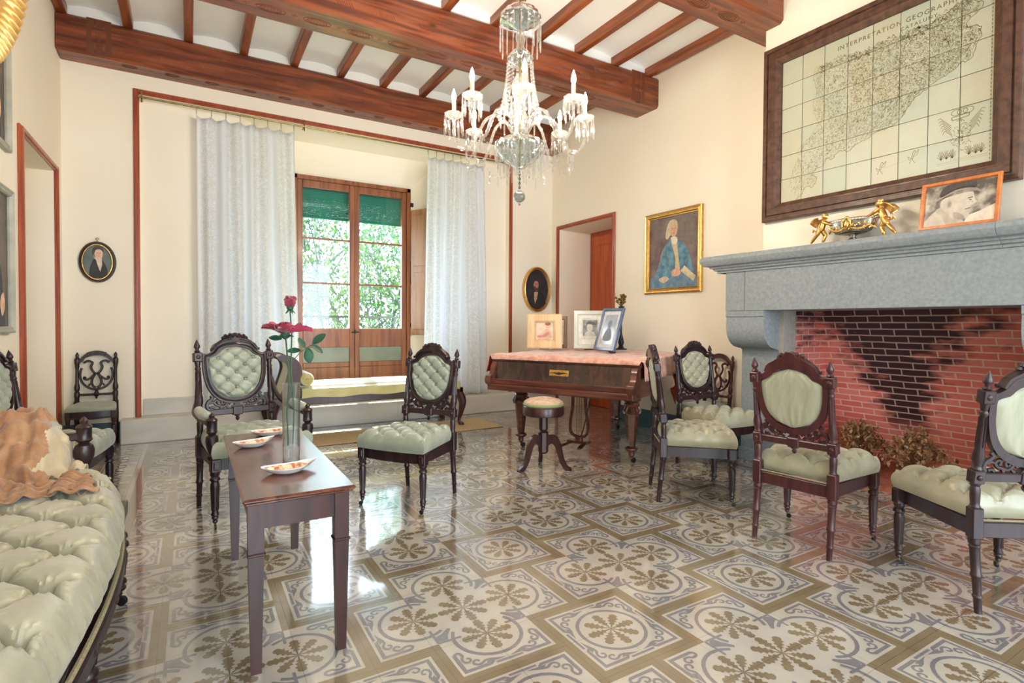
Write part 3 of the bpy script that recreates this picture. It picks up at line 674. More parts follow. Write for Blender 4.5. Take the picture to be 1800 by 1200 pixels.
for k in range(9000):
    p = Vector((rr.uniform(-3, 11), rr.uniform(9.6, 10.6), rr.uniform(-3.1, .95+.3*math.sin(k*.7)))); s_ = rr.uniform(.08,.16); Rm = Matrix.Rotation(rr.uniform(0,6.3), 3, 'Z') @ Matrix.Rotation(rr.uniform(0,3.1), 3, 'X')
    hd.add([p+Rm @ Vector(q)*s_ for q in ((0,-.5,0),(.34,.0,.06),(0,.55,0),(-.34,0,.06))], [(0,1,2,3)])
tag(build('hedge', hd, M['leafa'], None, False, recalc=False), 'tall green hedge behind the balcony rail', 'hedge')
# ================================================================ FIREPLACE
def brick_mat():
    m, nt, b = _mat('sooty_brick'); N = nt.nodes; L = nt.links
    tc = N.new('ShaderNodeTexCoord'); sx = N.new('ShaderNodeSeparateXYZ'); L.new(tc.outputs['Object'], sx.inputs[0])
    gm = N.new('ShaderNodeNewGeometry'); gs = N.new('ShaderNodeSeparateXYZ'); L.new(gm.outputs['True Normal'], gs.inputs[0])
    ab = N.new('ShaderNodeMath'); ab.operation = 'ABSOLUTE'; L.new(gs.outputs[1], ab.inputs[0]); gt = N.new('ShaderNodeMath'); gt.operation = 'GREATER_THAN'; gt.inputs[1].default_value = .7; L.new(ab.outputs[0], gt.inputs[0])
    ad = N.new('ShaderNodeMix'); L.new(gt.outputs[0], ad.inputs[0]); L.new(sx.outputs[1], ad.inputs[2]); L.new(sx.outputs[0], ad.inputs[3])
    cb = N.new('ShaderNodeCombineXYZ'); L.new(ad.outputs[0], cb.inputs[0]); L.new(sx.outputs[2], cb.inputs[1])
    dn = N.new('ShaderNodeTexNoise'); dn.inputs['Scale'].default_value = 9; L.new(tc.outputs['Object'], dn.inputs['Vector'])
    dm = N.new('ShaderNodeVectorMath'); dm.operation = 'MULTIPLY_ADD'; dm.inputs[1].default_value = (.010,.008,0); L.new(dn.outputs['Color'], dm.inputs[0]); L.new(cb.outputs[0], dm.inputs[2])
    bt = N.new('ShaderNodeTexBrick'); bt.inputs['Scale'].default_value = 1; bt.inputs['Brick Width'].default_value = .165; bt.inputs['Row Height'].default_value = .049; bt.inputs['Mortar Size'].default_value = .0052
    bt.inputs['Mortar Smooth'].default_value = .25; bt.offset = .5
    bt.inputs['Color1'].default_value = (.80,.21,.18,1); bt.inputs['Color2'].default_value = (.90,.33,.29,1); bt.inputs['Mortar'].default_value = (.88,.68,.60,1); bt.inputs['Bias'].default_value = -.1
    L.new(dm.outputs[0], bt.inputs['Vector'])
    # soot: a ragged fan above a narrow flame mark
    def mth(op, a, c=None, clamp=False):
        n = N.new('ShaderNodeMath'); n.operation = op; n.use_clamp = clamp
        for i, v in enumerate((a, c)):
            if v is None: continue
            if isinstance(v, (int, float)): n.inputs[i].default_value = v
            else: L.new(v, n.inputs[i])
        return n.outputs[0]
    n1 = N.new('ShaderNodeTexNoise'); n1.inputs['Scale'].default_value = 5.5; n1.inputs['Detail'].default_value = 6; mp = N.new('ShaderNodeMapping'); mp.inputs['Scale'].default_value = (1,1,2.6); L.new(tc.outputs['Object'], mp.inputs[0]); L.new(mp.outputs[0], n1.inputs['Vector'])
    z = sx.outputs[2]; yv = sx.outputs[1]
    half = mth('MULTIPLY_ADD', mth('MULTIPLY', mth('SUBTRACT', z, .30, True), mth('SUBTRACT', z, .30, True)), .85)
    nt.nodes[-1].inputs[2].default_value = .20
    dist = mth('DIVIDE', mth('ABSOLUTE', mth('SUBTRACT', yv, 2.0)), half)
    k = mth('ADD', mth('SUBTRACT', 1.0, dist), mth('MULTIPLY', mth('SUBTRACT', n1.outputs['Fac'], .5), 2.0))
    r = N.new('ShaderNodeMapRange'); r.inputs[1].default_value = .05; r.inputs[2].default_value = .5; L.new(k, r.inputs[0])
    zz = N.new('ShaderNodeMapRange'); zz.inputs[1].default_value = .22; zz.inputs[2].default_value = .4; L.new(z, zz.inputs[0])
    mk = mth('MULTIPLY', r.outputs[0], zz.outputs[0])
    keep = mth('SUBTRACT', 1.0, mth('MULTIPLY', bt.outputs['Fac'], .55))
    mx = N.new('ShaderNodeMix'); mx.data_type = 'RGBA'; L.new(mth('MULTIPLY', mth('MULTIPLY', mk, keep), .96), mx.inputs[0]); L.new(bt.outputs['Color'], mx.inputs[6]); mx.inputs[7].default_value = (.016,.012,.018,1)
    L.new(mx.outputs[2], b.inputs['Base Color']); _in(b,'Roughness',.55)
    bp = N.new('ShaderNodeBump'); bp.inputs['Strength'].default_value = .6; bp.inputs['Distance'].default_value = .006; bp.invert = True; L.new(bt.outputs['Fac'], bp.inputs['Height']); L.new(bp.outputs[0], b.inputs['Normal'])
    return m
BR = brick_mat(); ML = -.30
fp = thing('fireplace', 'monumental grey stone fireplace with a brick firebox on the right wall', 'fireplace', (0,0,0))
def mantel_profile(): return [(3.82,1.515),(3.69,1.515),(3.69,1.530),(3.672,1.535),(3.665,1.550),(3.650,1.553),(3.645,1.565),(3.618,1.572),(3.600,1.590),(3.590,1.612),(3.592,1.632),(3.602,1.645),(3.82,1.645)]
s = MB(); pr_ = mantel_profile(); mid = pr_
for (ya, yb) in ((1.145, 3.045), (.45, 1.143)): 
    n = len(pr_); far = ya > 1
    vs = [(x, ya, z) for x, z in pr_]+[(x, yb-(x-3.59)*.6 if far else yb, z) for x, z in pr_]
    # mitred return at the far end
    vs = [(x, ya, z) for x, z in pr_]+[(x, (yb-(x-3.59) if far and x < 3.8 else (2.86 if far else yb)), z) for x, z in pr_]
    s.add(vs, [(i, (i+1)%n, (i+1)%n+n, i+n) for i in range(n)]+[tuple(range(n)), tuple(range(n, 2*n))[::-1]])
    if far:
        vr = [(x, yb-(x-3.59), z) for x, z in pr_[1:-1]]+[(4.19, yb-(x-3.59), z) for x, z in pr_[1:-1]]; k = len(pr_)-2
        s.add(vr, [(i, i+1, i+1+k, i+k) for i in range(k-1)])
        s.add([(3.60, 3.035, 1.645), (4.19, 3.035, 1.645), (4.19, 2.62, 1.645), (3.60, 2.62, 1.645)], [(0,1,2,3)]); s.add([(3.69, 2.945, 1.515), (4.19, 2.945, 1.515), (4.19, 2.62, 1.515), (3.69, 2.62, 1.515)], [(0,1,2,3)])
build('mantel_shelf', s, M['stone'], fp, True, 30)
s = MB(); s.box(3.70, 4.19, 2.70, 2.87, 1.21, 1.515, None, .003); s.box(3.70, 4.19, .73, 2.697, 1.21, 1.515, None, .003); build('frieze', s, M['stone'], fp)
cp = [(3.70,1.208),(3.70,1.165)]+[(p[0], p[1]) for p in sp2([(3.708,1.160),(3.708,1.06),(3.735,.985),(3.79,.935),(3.86,.915),(3.895,.912)], 5)]+[(3.90,.90),(4.19,.90),(4.19,1.208)]
for y0 in (2.535, .735):
    s = MB(); s.prism([(x, z) for x, z in cp], y0, y0+.33, 'xz'); build('corbel', s, M['stone'], fp, True, 25)
    s = MB(); s.box(3.90, 4.19, y0+.005, y0+.325, 0, .90, None, .003); s.box(3.885, 4.19, y0-.005, y0+.335, 0, .10, None, .004); build('pillar', s, M['stone'], fp)
s = MB(); s.box(3.90, 4.06, 2.50, 2.535, .0, 1.21); build('inner_cheek', s, M['stonein'], fp)
s = MB()
s.add([(4.06,2.53,0),(4.85,2.53,0),(4.30,2.53,1.36),(4.06,2.53,1.36)], [(0,1,2,3)]); s.add([(4.85,1.0,0),(4.85,2.53,0),(4.30,2.53,1.36),(4.30,1.0,1.36)], [(0,1,2,3)]); s.add([(3.95,1.07,0),(4.85,1.07,0),(4.30,1.07,1.36),(3.95,1.07,1.36)], [(0,1,2,3)])
build('firebox', s, BR, fp, False)
s = MB(); s.box(3.95, 4.9, 1.0, 2.6, -.01, .035); build('hearth', s, mat('hearth_brick', (.25,.06,.04), .7, c2=(.36,.12,.07), scale=20), fp)
s = MB(); s.box(3.95, 4.35, 1.0, 2.6, 1.345, 1.38); build('throat', s, M['iron'], fp)
# ================================================================ TUFTED UPHOLSTERY
def tuft(a, b, sharp=.10):
    fa = abs(a-round(a)); fb = abs(b-round(b))
    cr = max(math.exp(-(fa/sharp)**1.3), math.exp(-(fb/sharp)**1.3)); bt = math.exp(-((fa*fa+fb*fb)/(.13*.13)))
    puff = math.sqrt(abs(math.sin(PI*a)*math.sin(PI*b)))
    return puff, cr, bt
def cushion(outline, z0, z1, du, dv, depth=.03, dome=.02, nu=44, nv=44, off=(0,0), edge=.16, fold=.0022, m=None, pleat=46, buttons=True):
    """outline(u,v) -> x,y for u,v in -1..1; tufted on top, pleated at the sides"""
    mb = MB(); H = z1-z0
    def fn(a, b):
        u, v = 2*a-1, 2*b-1
        # the outermost 14% of the grid wraps over the border and down the side
        k = .86; mu, mv = abs(u), abs(v); mm = max(mu, mv); s_ = 1.0
        uu = max(-1, min(1, u/k)); vv = max(-1, min(1, v/k)); x, y = outline(uu, vv)
        if mm > k:
            t = (mm-k)/(1-k); z = z1-dome*1.0-H*.0-(H-dome)*t*1.0
            pl = fold*math.sin(pleat*(x+y*1.3))*math.sin(PI*min(1, t*1.2)); bul = .010*math.sin(PI*t)
            cx, cy = outline(0, 0); d = Vector((x-cx, y-cy, 0)); L_ = d.length or 1; d /= L_
            return (x+d.x*(bul+pl), y+d.y*(bul+pl), z)
        e = max(0, 1-(mm/k)); er = min(1, e/edge); rnd = math.sqrt(max(0, 1-(1-er)**2))
        z = z1-dome+dome*rnd*(1-.3*(uu*uu+vv*vv)/2)
        aa = (x-off[0])/du+(y-off[1])/dv; bb = (x-off[0])/du-(y-off[1])/dv
        puff, cr, bt = tuft(aa, bb); f = min(1, e/.13)
        z += depth*(-.75*bt-.35*cr+.35*puff)*(.3+.7*f)
        z += fold*.6*math.sin(x*170+y*60)*math.exp(-((abs(aa-round(aa))+abs(bb-round(bb)))/.35)**2)
        return (x, y, z)
    mb.grid(fn, nu, nv, m)
    if buttons:
        for i in range(-14, 15):
            for j in range(-14, 15):
                if (i+j) % 2: continue
                x, y = off[0]+i*du/2, off[1]+j*dv/2
                # inside test by inverse search
                best = None
                for uu in [q/6 for q in range(-5, 6)]:
                    for vv in [q/6 for q in range(-5, 6)]:
                        px, py = outline(uu, vv); d = (px-x)**2+(py-y)**2
                        if best is None or d < best[0]: best = (d, uu, vv)
                if best[0] < (.05*max(.3, du/.15))**2 and max(abs(best[1]), abs(best[2])) < .8: mb.sph((x, y, z1-depth*.66+.001), .0075, m, 6, None, (1,1,.6))
    return mb
def trap(wb, wf, y0, y1, bow=.012, side=0, cx=0):
    def f(u, v):
        t = (v+1)/2; w_ = (wb+(wf-wb)*t)/2
        return (cx+u*w_*(1+side*(1-v*v)), y0+(y1-y0)*t+bow*(1-u*u)*(1 if v > 0 else .0)*v)
    return f
# ================================================================ CARVED CHAIRS
FRONT = [(.0225,.285),(.0225,.27),(.017,.262),(.024,.252),(.024,.244),(.016,.238),(.0205,.225),(.0215,.215),(.0195,.15),(.0145,.085),(.0185,.076),(.0185,.070),(.014,.064),(.0165,.056),(.0105,.044),(.0125,.036),(.009,.03)][::-1]
BACKL = [(.020,.285),(.021,.262),(.017,.256),(.0205,.250),(.0175,.243),(.0165,.15),(.0195,.145),(.0195,.138),(.0155,.132),(.014,.070),(.017,.066),(.017,.060),(.0135,.055),(.0125,0)][::-1]
SH = [(0,.890),(.045,.884),(.080,.868),(.105,.842),(.135,.832),(.147,.822),(.147,.78),(.143,.73),(.128,.675),(.098,.632),(.055,.604),(0,.594)]
SHO = [(0,.925),(.05,.920),(.092,.905),(.122,.868),(.150,.852),(.170,.850),(.172,.78),(.166,.72),(.149,.656),(.115,.606),(.066,.574),(0,.562)]
def full(half, n=3):
    h = sp2(half, n); return h+[(-x, z) for x, z in h[::-1][1:-1]]
def back_T(tilt): return TR(0, -.205, .50) @ Matrix.Rotation(tilt, 4, 'X') @ TR(0, 0, -.50)
def caster(mb, x, y, m=None, a=0.6, s=1):
    mb.tube([(x, y, .036*s), (x, y, .024*s), (x+.010*s*math.cos(a), y+.010*s*math.sin(a), .017*s)], [.006*s, .006*s, .005*s], 6, M['brass'])
    T_ = TR(x+.012*s*math.cos(a), y+.012*s*math.sin(a), .0125*s) @ RZ(a) @ Matrix.Rotation(PI/2, 4, 'X')
    mb.lathe([(.0125*s,-.005*s),(.0125*s,.005*s)], 12, M['iron'], T_)
def chair(label, wm, cm, loc=(0,0,0), rz=0, arms=False, plain_back=True, group='tufted shield-back chairs', W=.215, Wb=.180, name='shield_back_chair'):
    t = thing(name, label, 'armchair' if arms else 'chair', loc, rz, group)
    yF, yB = .195, -.205; TB_ = back_T(.13)   # back leans toward -y at the top
    # frame
    f = MB(); zr0, zr1 = .285, .345
    f.prism(sp2([(-W+.02, yF-.012),(-W*.5, yF+.006),(0, yF+.012),(W*.5, yF+.006),(W-.02, yF-.012)], 3)+[(W-.02, yF-.035),(-W+.02, yF-.035)], zr0, zr1, 'xy')
    f.box(-Wb+.02, Wb-.02, yB-.012, yB+.014, zr0, zr1, None, .003)
    for sg in (-1, 1):
        f.prism([(sg*(W-.008), yF-.02),(sg*(W-.030), yF-.02),(sg*(Wb-.020), yB+.015),(sg*(Wb+.004), yB+.015)], zr0, zr1, 'xy')
        f.box(sg*W-.024, sg*W+.022, yF-.024, yF+.022, .283, .350, None, .004); f.box(sg*W-.014, sg*W+.012, yF+.020, yF+.027, .297, .337, None, .003)
    build('seat_frame', f, wm, t)
    g = MB(); P = [(-Wb+.01, yB+.017, .352),(-W+.004, yF-.02, .352),(-W*.9, yF+.016, .352),(0, yF+.026, .352),(W*.9, yF+.016, .352),(W-.004, yF-.02, .352),(Wb-.01, yB+.017, .352)]
    g.tube(P, .0045, 6); g.tube([(-Wb+.02, yB-.008, .352), (Wb-.02, yB-.008, .352)], .0045, 6); build('braid_trim', g, M['braid'], t)
    for sg in (-1, 1):
        l = MB(); l.lathe(FRONT, 14, None, TR(sg*W, yF, 0), flute=0); 
        for k in range(8): l.tube([(sg*W+.0195*math.cos(k*PI/4), yF+.0195*math.sin(k*PI/4), .212), (sg*W+.0150*math.cos(k*PI/4), yF+.0150*math.sin(k*PI/4), .095)], .003, 4)
        lo = build('leg', l, wm, t); c = MB(); caster(c, sg*W, yF, None, .6+sg*.8); build('caster', c, None, lo)
        # rear leg: turned below, square block at the rail, column above with finial
        l = MB(); Tl = TR(sg*Wb, yB, 0) @ Matrix.Shear('XY', 4, (0, 0)) 
        n = len(BACKL); l.lathe([(r, z) for r, z in BACKL], 12, None, Matrix(((1,0,0,sg*Wb),(0,1,.10,yB-.0285),(0,0,1,0),(0,0,0,1)))); build('leg', l, wm, t)
        p = MB(); p.box(sg*Wb-.021, sg*Wb+.021, yB-.022, yB+.020, .28, .40, None, .004)
        Tp = TB_ @ TR(sg*Wb, -.0, 0)
        col_ = [(.013,.395),(.018,.405),(.018,.415),(.013,.422),(.0165,.44),(.0175,.49)]
        Tq = TR(sg*Wb, yB, 0)
        p.lathe([(.014,.395),(.019,.402),(.015,.412),(.0165,.43),(.0175,.47),(.014,.482),(.018,.488),(.018,.496)], 12, None, Tq)
        TT = TB_ @ TR(sg*Wb, 0, 0)
        p.box(-.022, .022, -.021, .021, .494, .548, None, .004, TT)
        for yy in (-.024, .021): p.sph((0, yy if yy < 0 else .022, .521), .011, None, 8, TT, (1,.4,1))
        p.lathe([(.016,.546),(.020,.552),(.016,.560),(.0145,.566),(.0205,.585),(.0205,.605),(.0165,.625),(.0145,.65),(.0125,.76),(.0155,.768),(.0155,.776),(.012,.782),(.015,.80),(.016,.812)], 12, None, TT)
        for k in range(8): p.tube([(.0150*math.cos(k*PI/4), .0150*math.sin(k*PI/4), .64), (.0130*math.cos(k*PI/4), .0130*math.sin(k*PI/4), .757)], .0022, 4, None, TT)
        p.box(-.022, .022, -.020, .020, .810, .862, None, .004, TT)
        for yy in (-.020, .020): p.sph((0, yy, .836), .012, None, 8, TT, (1,.4,1))
        p.lathe([(.012,.862),(.016,.868),(.010,.876),(.010,.882),(.0165,.892),(.0165,.898),(.012,.912),(.006,.926),(.001,.936)], 12, None, TT)
        build('back_post', p, wm, t)
    # stretcher, fretwork, shield
    s = MB(); s.box(-Wb+.018, Wb-.018, -.012, .014, .503, .538, None, .004, TB_); s.box(-.028, .028, -.016, .018, .496, .546, None, .004, TB_)
    s.lathe([(.001,.462),(.008,.468),(.012,.478),(.007,.486),(.016,.492),(.016,.498)], 10, None, TB_); build('back_rail', s, wm, t)
    s = MB(); s.prism([(-.030,.538),(-.024,.552),(-.014,.556),(-.020,.572),(-.030,.585),(.030,.585),(.020,.572),(.014,.556),(.024,.552),(.030,.538)], -.012, .014, 'xz', None, TB_)
    for sg in (-1, 1):
        for pts, r in (([(.045,.540),(.060,.556),(.050,.572),(.062,.586),(.080,.580),(.078,.566),(.066,.568)], .0052), ([(.150,.540),(.158,.560),(.150,.582),(.136,.592),(.128,.606),(.138,.618)], .0070),
                       ([(.085,.540),(.092,.555),(.108,.560),(.118,.575),(.108,.588),(.098,.580),(.103,.570)], .0055), ([(.118,.541),(.128,.550),(.142,.546)], .0055), ([(.060,.556),(.075,.549),(.090,.555)], .0048), ([(.118,.575),(.134,.580),(.146,.572)], .005), ([(.036,.56),(.046,.572),(.042,.588)], .005)):
            P = [(sg*x, 0, z) for x, z in sp2(pts, 3)]; s.tube(P, r, 6, None, TB_, False, (1.0, 1.5), (0,1,0))
        s.sph((sg*.103, 0, .571), .008, None, 6, TB_); s.sph((sg*.068, 0, .569), .008, None, 6, TB_)
    build('fretwork', s, wm, t)
    s = MB(); inn, out_ = full(SH), full(SHO); n = len(inn)
    def ringface(A, B, d0, d1):
        vs = [(x, d0, z) for x, z in A]+[(x, d0, z) for x, z in B]+[(x, d1, z) for x, z in A]+[(x, d1, z) for x, z in B]; fs = []
        for i in range(n):
            j = (i+1) % n; fs += [(i, j, n+j, n+i), (2*n+i, 3*n+i, 3*n+j, 2*n+j), (i, 2*n+i, 2*n+j, j), (n+i, n+j, 3*n+j, 3*n+i)]
        s.add(vs, fs, None, TB_)
    ringface(inn, out_, -.014, .016)
    mid = [((a[0]*.45+b[0]*.55), (a[1]*.45+b[1]*.55)) for a, b in zip(inn, out_)]
    s.tube([(x, .017, z) for x, z in mid], .0065, 6, None, TB_, True)
    for sg in (-1, 1): s.box(min(sg*.150, sg*(Wb-.010)), max(sg*.150, sg*(Wb-.010)), -.012, .014, .822, .852, None, .004, TB_)
    build('shield_frame', s, wm, t)
    s = MB(); cr = sp2([(-.128,.872),(-.112,.905),(-.080,.925),(-.050,.944),(-.030,.948),(-.022,.962),(0,.972),(.022,.962),(.030,.948),(.050,.944),(.080,.925),(.112,.905),(.128,.872)], 3)
    lo = sp2([(.120,.868),(.095,.900),(.050,.916),(0,.920),(-.050,.916),(-.095,.900),(-.120,.868)], 3)
    s.prism(cr+lo, -.013, .024, 'xz', None, TB_)
    for k in range(-5, 6):
        x = k*.0125; z = .958-.00042*k*k*1.2; s.sph((x, .018, z-.006+.008*(k % 2 == 0)), .0115, None, 8, TB_, (1,1.1,1.1))
    for sg in (-1, 1):
        s.tube([(sg*x, .022, z) for x, z in sp2([(.02,.938),(.06,.930),(.095,.908),(.120,.878),(.134,.874)], 4)], .008, 6, None, TB_)
        for k in range(7): s.sph((sg*(.035+.013*k), .026, .932-.0007*k-.0011*k*k), .006, None, 6, TB_)
    build('crest', s, wm, t)
    # upholstered shield: tufted front, plain gathered back
    s = MB(); N_ = 36
    def sh_w(z): 
        for (x0, z0), (x1, z1) in zip(SH[4:], SH[5:]):
            if z1 <= z <= z0: return x0+(x1-x0)*(z0-z)/(z0-z1)
        for (x0, z0), (x1, z1) in zip(SH[:5], SH[1:6]):
            if z1 <= z <= z0: return x0+(x1-x0)*(z0-z)/max(1e-6, (z0-z1))
        return .0
    def fr(u, v):
        z = .596+.292*v; w_ = max(.004, sh_w(z)); uu = 2*u-1; x = uu*w_
        e = min((1-abs(uu))*w_, (z-.594), (.890-z))/.028; rn = math.sqrt(max(0, 1-(1-min(1, max(0, e)))**2))
        aa = x/.095+(z-.742)/.085; bb = x/.095-(z-.742)/.085; puff, c_, bt = tuft(aa, bb)
        return (x, .004+.020*rn+rn*(.014*(.5*puff-.40*c_-1.5*bt)), z)
    s.grid(fr, 36, 36, None, TB_)
    for i in range(-5, 6):
        for j in range(-5, 6):
            if (i+j) % 2: continue
            x, z = i*.0475, .742+j*.0425
            if .625 < z < .868 and abs(x) < sh_w(z)-.025: s.sph((x, .016, z), .006, None, 6, TB_)
    build('back_cushion', s, cm, t)
    s = MB()
    def bk(u, v):
        z = .596+.292*v; w_ = max(.004, sh_w(z))*1.0; uu = 2*u-1; x = uu*w_
        e = min(1, max(0, min((1-abs(uu))*w_, z-.594, .890-z)/.03)); return (x, -.004-.010*e-.0022*e*math.sin(x*190+8*math.sin(z*12)), z)
    s.grid(bk, 40, 12, None, TB_); build('back_panel', s, M['satin2'], t)
    cu = cushion(trap(2*Wb-.01, 2*W+.03, yB+.022, yF+.022, .016), .352, .450, .150, .125, .048, .030, 60, 60, (0, .005), m=None)
    build('seat', cu, cm, t)
    if arms:
        for sg in (-1, 1):
            ya = yF-.01
            a = MB(); a.lathe([(.018,.345),(.023,.355),(.023,.365),(.014,.375),(.026,.41),(.030,.44),(.028,.462),(.016,.472),(.024,.48),(.026,.486),(.024,.492),(.024,.535),(.027,.542),(.022,.55),(.012,.556),(.014,.566),(.006,.576),(.001,.58)], 14, None, TR(sg*(W+.01), ya, 0), True, 0)
            build('arm_post', a, wm, t)
            a = MB(); P = spline([(sg*(W+.01), ya, .522), (sg*(W+.016), ya-.09, .527), (sg*(W+.012), -.10, .545), (sg*(Wb+.022), -.175, .60), (sg*(Wb+.006), -.226, .70)], 5)
            a.tube(P, [.017-.006*i/(len(P)-1) for i in range(len(P))], 8, None, None, False, (1,1.1)); build('armrest', a, wm, t)
            a = MB(); a.tube([(sg*(W+.012), ya-.035, .548), (sg*(W+.013), ya-.05, .552), (sg*(W+.015), ya-.13, .555), (sg*(W+.013), ya-.21, .566), (sg*(W+.010), ya-.23, .566)], [.010,.024,.028,.024,.010], 12, None); build('arm_pad', a, cm, t)
    return t
def face(dx, dy): return math.atan2(-dx, dy)     # rotation that turns +y to (dx,dy)
chairA = chair('tufted shield-back chair standing alone between the small table and the piano', M['dark'], M['mint'], (1.175, 3.20, 0), face(-.329,-.237))
chair('tufted chair seen from its side, its back beside the front piano leg', M['dark'], M['satin'], (2.785, 2.405, 0), face(.34,-.26))
chair('reddish tufted chair seen from behind with gathered cream back panel, before the fireplace', M['mahog'], M['satin'], (2.770, 1.605, 0), face(.395,.050))
chair('dark tufted chair at the right edge, cut off by the picture, facing the fireplace', M['dark'], M['satin'], (2.870, .935, 0), face(.235,.330))
chair('tufted shield-back chair facing the camera between the piano and the stone pillar', M['dark'], M['satin'], (3.48, 2.765, 0), face(-.04,-.42))
chair('tufted armchair with padded arms and dark carved frame behind the small table', M['dark'], M['mint'], (.300, 3.52, 0), face(.125,-.5), arms=True, group=None, W=.235, Wb=.195, name='shield_back_armchair').scale = (1.06,1.06,1.065)
chair('wide tufted chair against the left wall, seen beyond the arm of the sofa', M['dark'], M['mint'], (-.67, 3.84, 0), face(.985,-.17), W=.285, Wb=.225)
# ---- small openwork chairs
def side_chair(label, wm, loc, rz):
    t = thing('openwork_chair', label, 'chair', loc, rz, 'small openwork side chairs'); W, Wb, yF, yB = .165, .142, .155, -.165; z0 = .30
    TB_ = TR(0, yB, .36) @ Matrix.Rotation(.09, 4, 'X') @ TR(0, 0, -.36)
    f = MB()
    f.prism(sp2([(-W, yF-.01),(-W*.5, yF+.004),(0, yF+.01),(W*.5, yF+.004),(W, yF-.01)], 3)+[(W-.01, yF-.03),(-W+.01, yF-.03)], z0, z0+.05, 'xy'); f.box(-Wb, Wb, yB-.01, yB+.012, z0, z0+.05)
    for sg in (-1, 1): f.prism([(sg*W, yF-.02),(sg*(W-.02), yF-.02),(sg*(Wb-.018), yB),(sg*(Wb+.002), yB)], z0, z0+.05, 'xy')
    f.prism([(-W+.02,z0),(W-.02,z0),(W-.04,z0-.012),(0,z0-.02),(-W+.04,z0-.012)], yF-.02, yF+.002, 'xz'); build('seat_frame', f, wm, t)
    for sg in (-1, 1):
        l = MB(); l.lathe([(.009,.028),(.013,.034),(.010,.045),(.015,.055),(.012,.068),(.0185,.19),(.0195,.215),(.014,.225),(.021,.235),(.014,.245),(.021,.30)], 12, None, TR(sg*(W-.012), yF-.012, 0)); l.box(sg*(W-.012)-.018, sg*(W-.012)+.018, yF-.03, yF+.008, .285, z0+.052, None, .003)
        lo = build('leg', l, wm, t); c = MB(); caster(c, sg*(W-.012), yF-.012, None, 1.2); build('caster', c, None, lo)
        l = MB(); l.tube([(sg*(Wb-.006), yB-.045, 0), (sg*(Wb-.006), yB-.022, .15), (sg*(Wb-.006), yB-.004, .28), (sg*(Wb-.006), yB, .40)], [.014,.015,.018,.017], 4, None, None, False, (1.3,1.3), (1,1,0)); build('leg', l, wm, t)
        p = MB(); TT = TB_ @ TR(sg*(Wb-.006), 0, 0)
        p.lathe([(.015,.39),(.018,.40),(.018,.43),(.021,.44),(.021,.475),(.014,.485),(.020,.50),(.021,.525),(.013,.56),(.012,.68),(.016,.70),(.017,.72),(.020,.73),(.021,.765),(.017,.775),(.010,.785),(.014,.80),(.010,.815),(.001,.83)], 12, None, TT); build('back_post', p, wm, t)
    s = MB(); s.tube([(-Wb, 0, .456), (Wb, 0, .456)], .011, 8, None, TB_); s.lathe([(.001,.415),(.010,.425),(.007,.435),(.018,.442),(.024,.456),(.018,.47),(.012,.485),(.016,.50)], 10, None, TB_); build('back_rail', s, wm, t)
    s = MB(); rg = [(.122*math.sin(a), 0, .632-.140*math.cos(a)) for a in [PI*2*k/28 for k in range(28)] if abs(a-PI) > .0]
    arc = [(.116*math.sin(a), 0, .630-.130*math.cos(a)) for a in [-2.05+4.1*k/24 for k in range(25)]]
    s.tube(arc, .0085, 6, None, TB_, False, (1.2,1.1), (0,1,0))
    for sg in (-1, 1):
        for pts, r in (([(.012,.640),(.030,.665),(.040,.700),(.030,.735),(.060,.752),(.092,.735)], .009), ([(.012,.640),(.030,.615),(.060,.590),(.082,.590),(.088,.604),(.078,.612)], .008), ([(.008,.640),(.028,.600),(.034,.560),(.024,.530),(.006,.515)], .009), ([(.034,.55),(.05,.545),(.052,.53)], .006), ([(.125,.70),(.132,.72),(.118,.745),(.135,.752)], .008)):
            s.tube([(sg*x, 0, z) for x, z in sp2(pts, 4)], r, 6, None, TB_, False, (1,1.1), (0,1,0))
        s.sph((sg*.082, 0, .604), .012, None, 8, TB_); s.sph((sg*.012, .004, .640), .014, None, 8, TB_)
    build('back_splat', s, wm, t)
    s = MB(); top = sp2([(-.150,.752),(-.125,.755),(-.100,.790),(-.060,.825),(0,.840),(.060,.825),(.100,.790),(.125,.755),(.150,.752)], 3); bot = sp2([(.140,.738),(.105,.742),(.080,.775),(.040,.795),(0,.800),(-.040,.795),(-.080,.775),(-.105,.742),(-.140,.738)], 3)
    s.prism(top+bot, -.012, .014, 'xz', None, TB_)
    for k in range(-5, 6): s.sph((k*.013, .008, .834-.0006*k*k), .0085, None, 6, TB_)
    build('crest', s, wm, t)
    mb = MB(); o_ = trap(2*Wb+.0, 2*W+.012, yB+.016, yF+.008, .012)
    def fn(a, b):
        u, v = 2*a-1, 2*b-1; k = .84; mm = max(abs(u), abs(v)); x, y = o_(max(-1,min(1,u/k)), max(-1,min(1,v/k)))
        if mm > k: t_ = (mm-k)/(1-k); return (x*(1+.02*math.sin(PI*t_)), y*(1+.02*math.sin(PI*t_)), z0+.075-.025*t_-.0)
        e = 1-mm/k; return (x, y, z0+.075+.032*math.sqrt(max(0, 1-(1-min(1, e/.6))**2)))
    mb.grid(fn, 22, 22); build('seat', mb, M['mint'], t)
    return t
side_chair('small openwork-back chair with pale seat beneath the round portrait, by the left wall', M['dark'], (-.715, 5.80, 0), PI)
side_chair('small openwork-back chair with pale seat against the right wall beside the stone pillar', M['mahog'], (3.945, 3.27, 0), face(-1,.0))
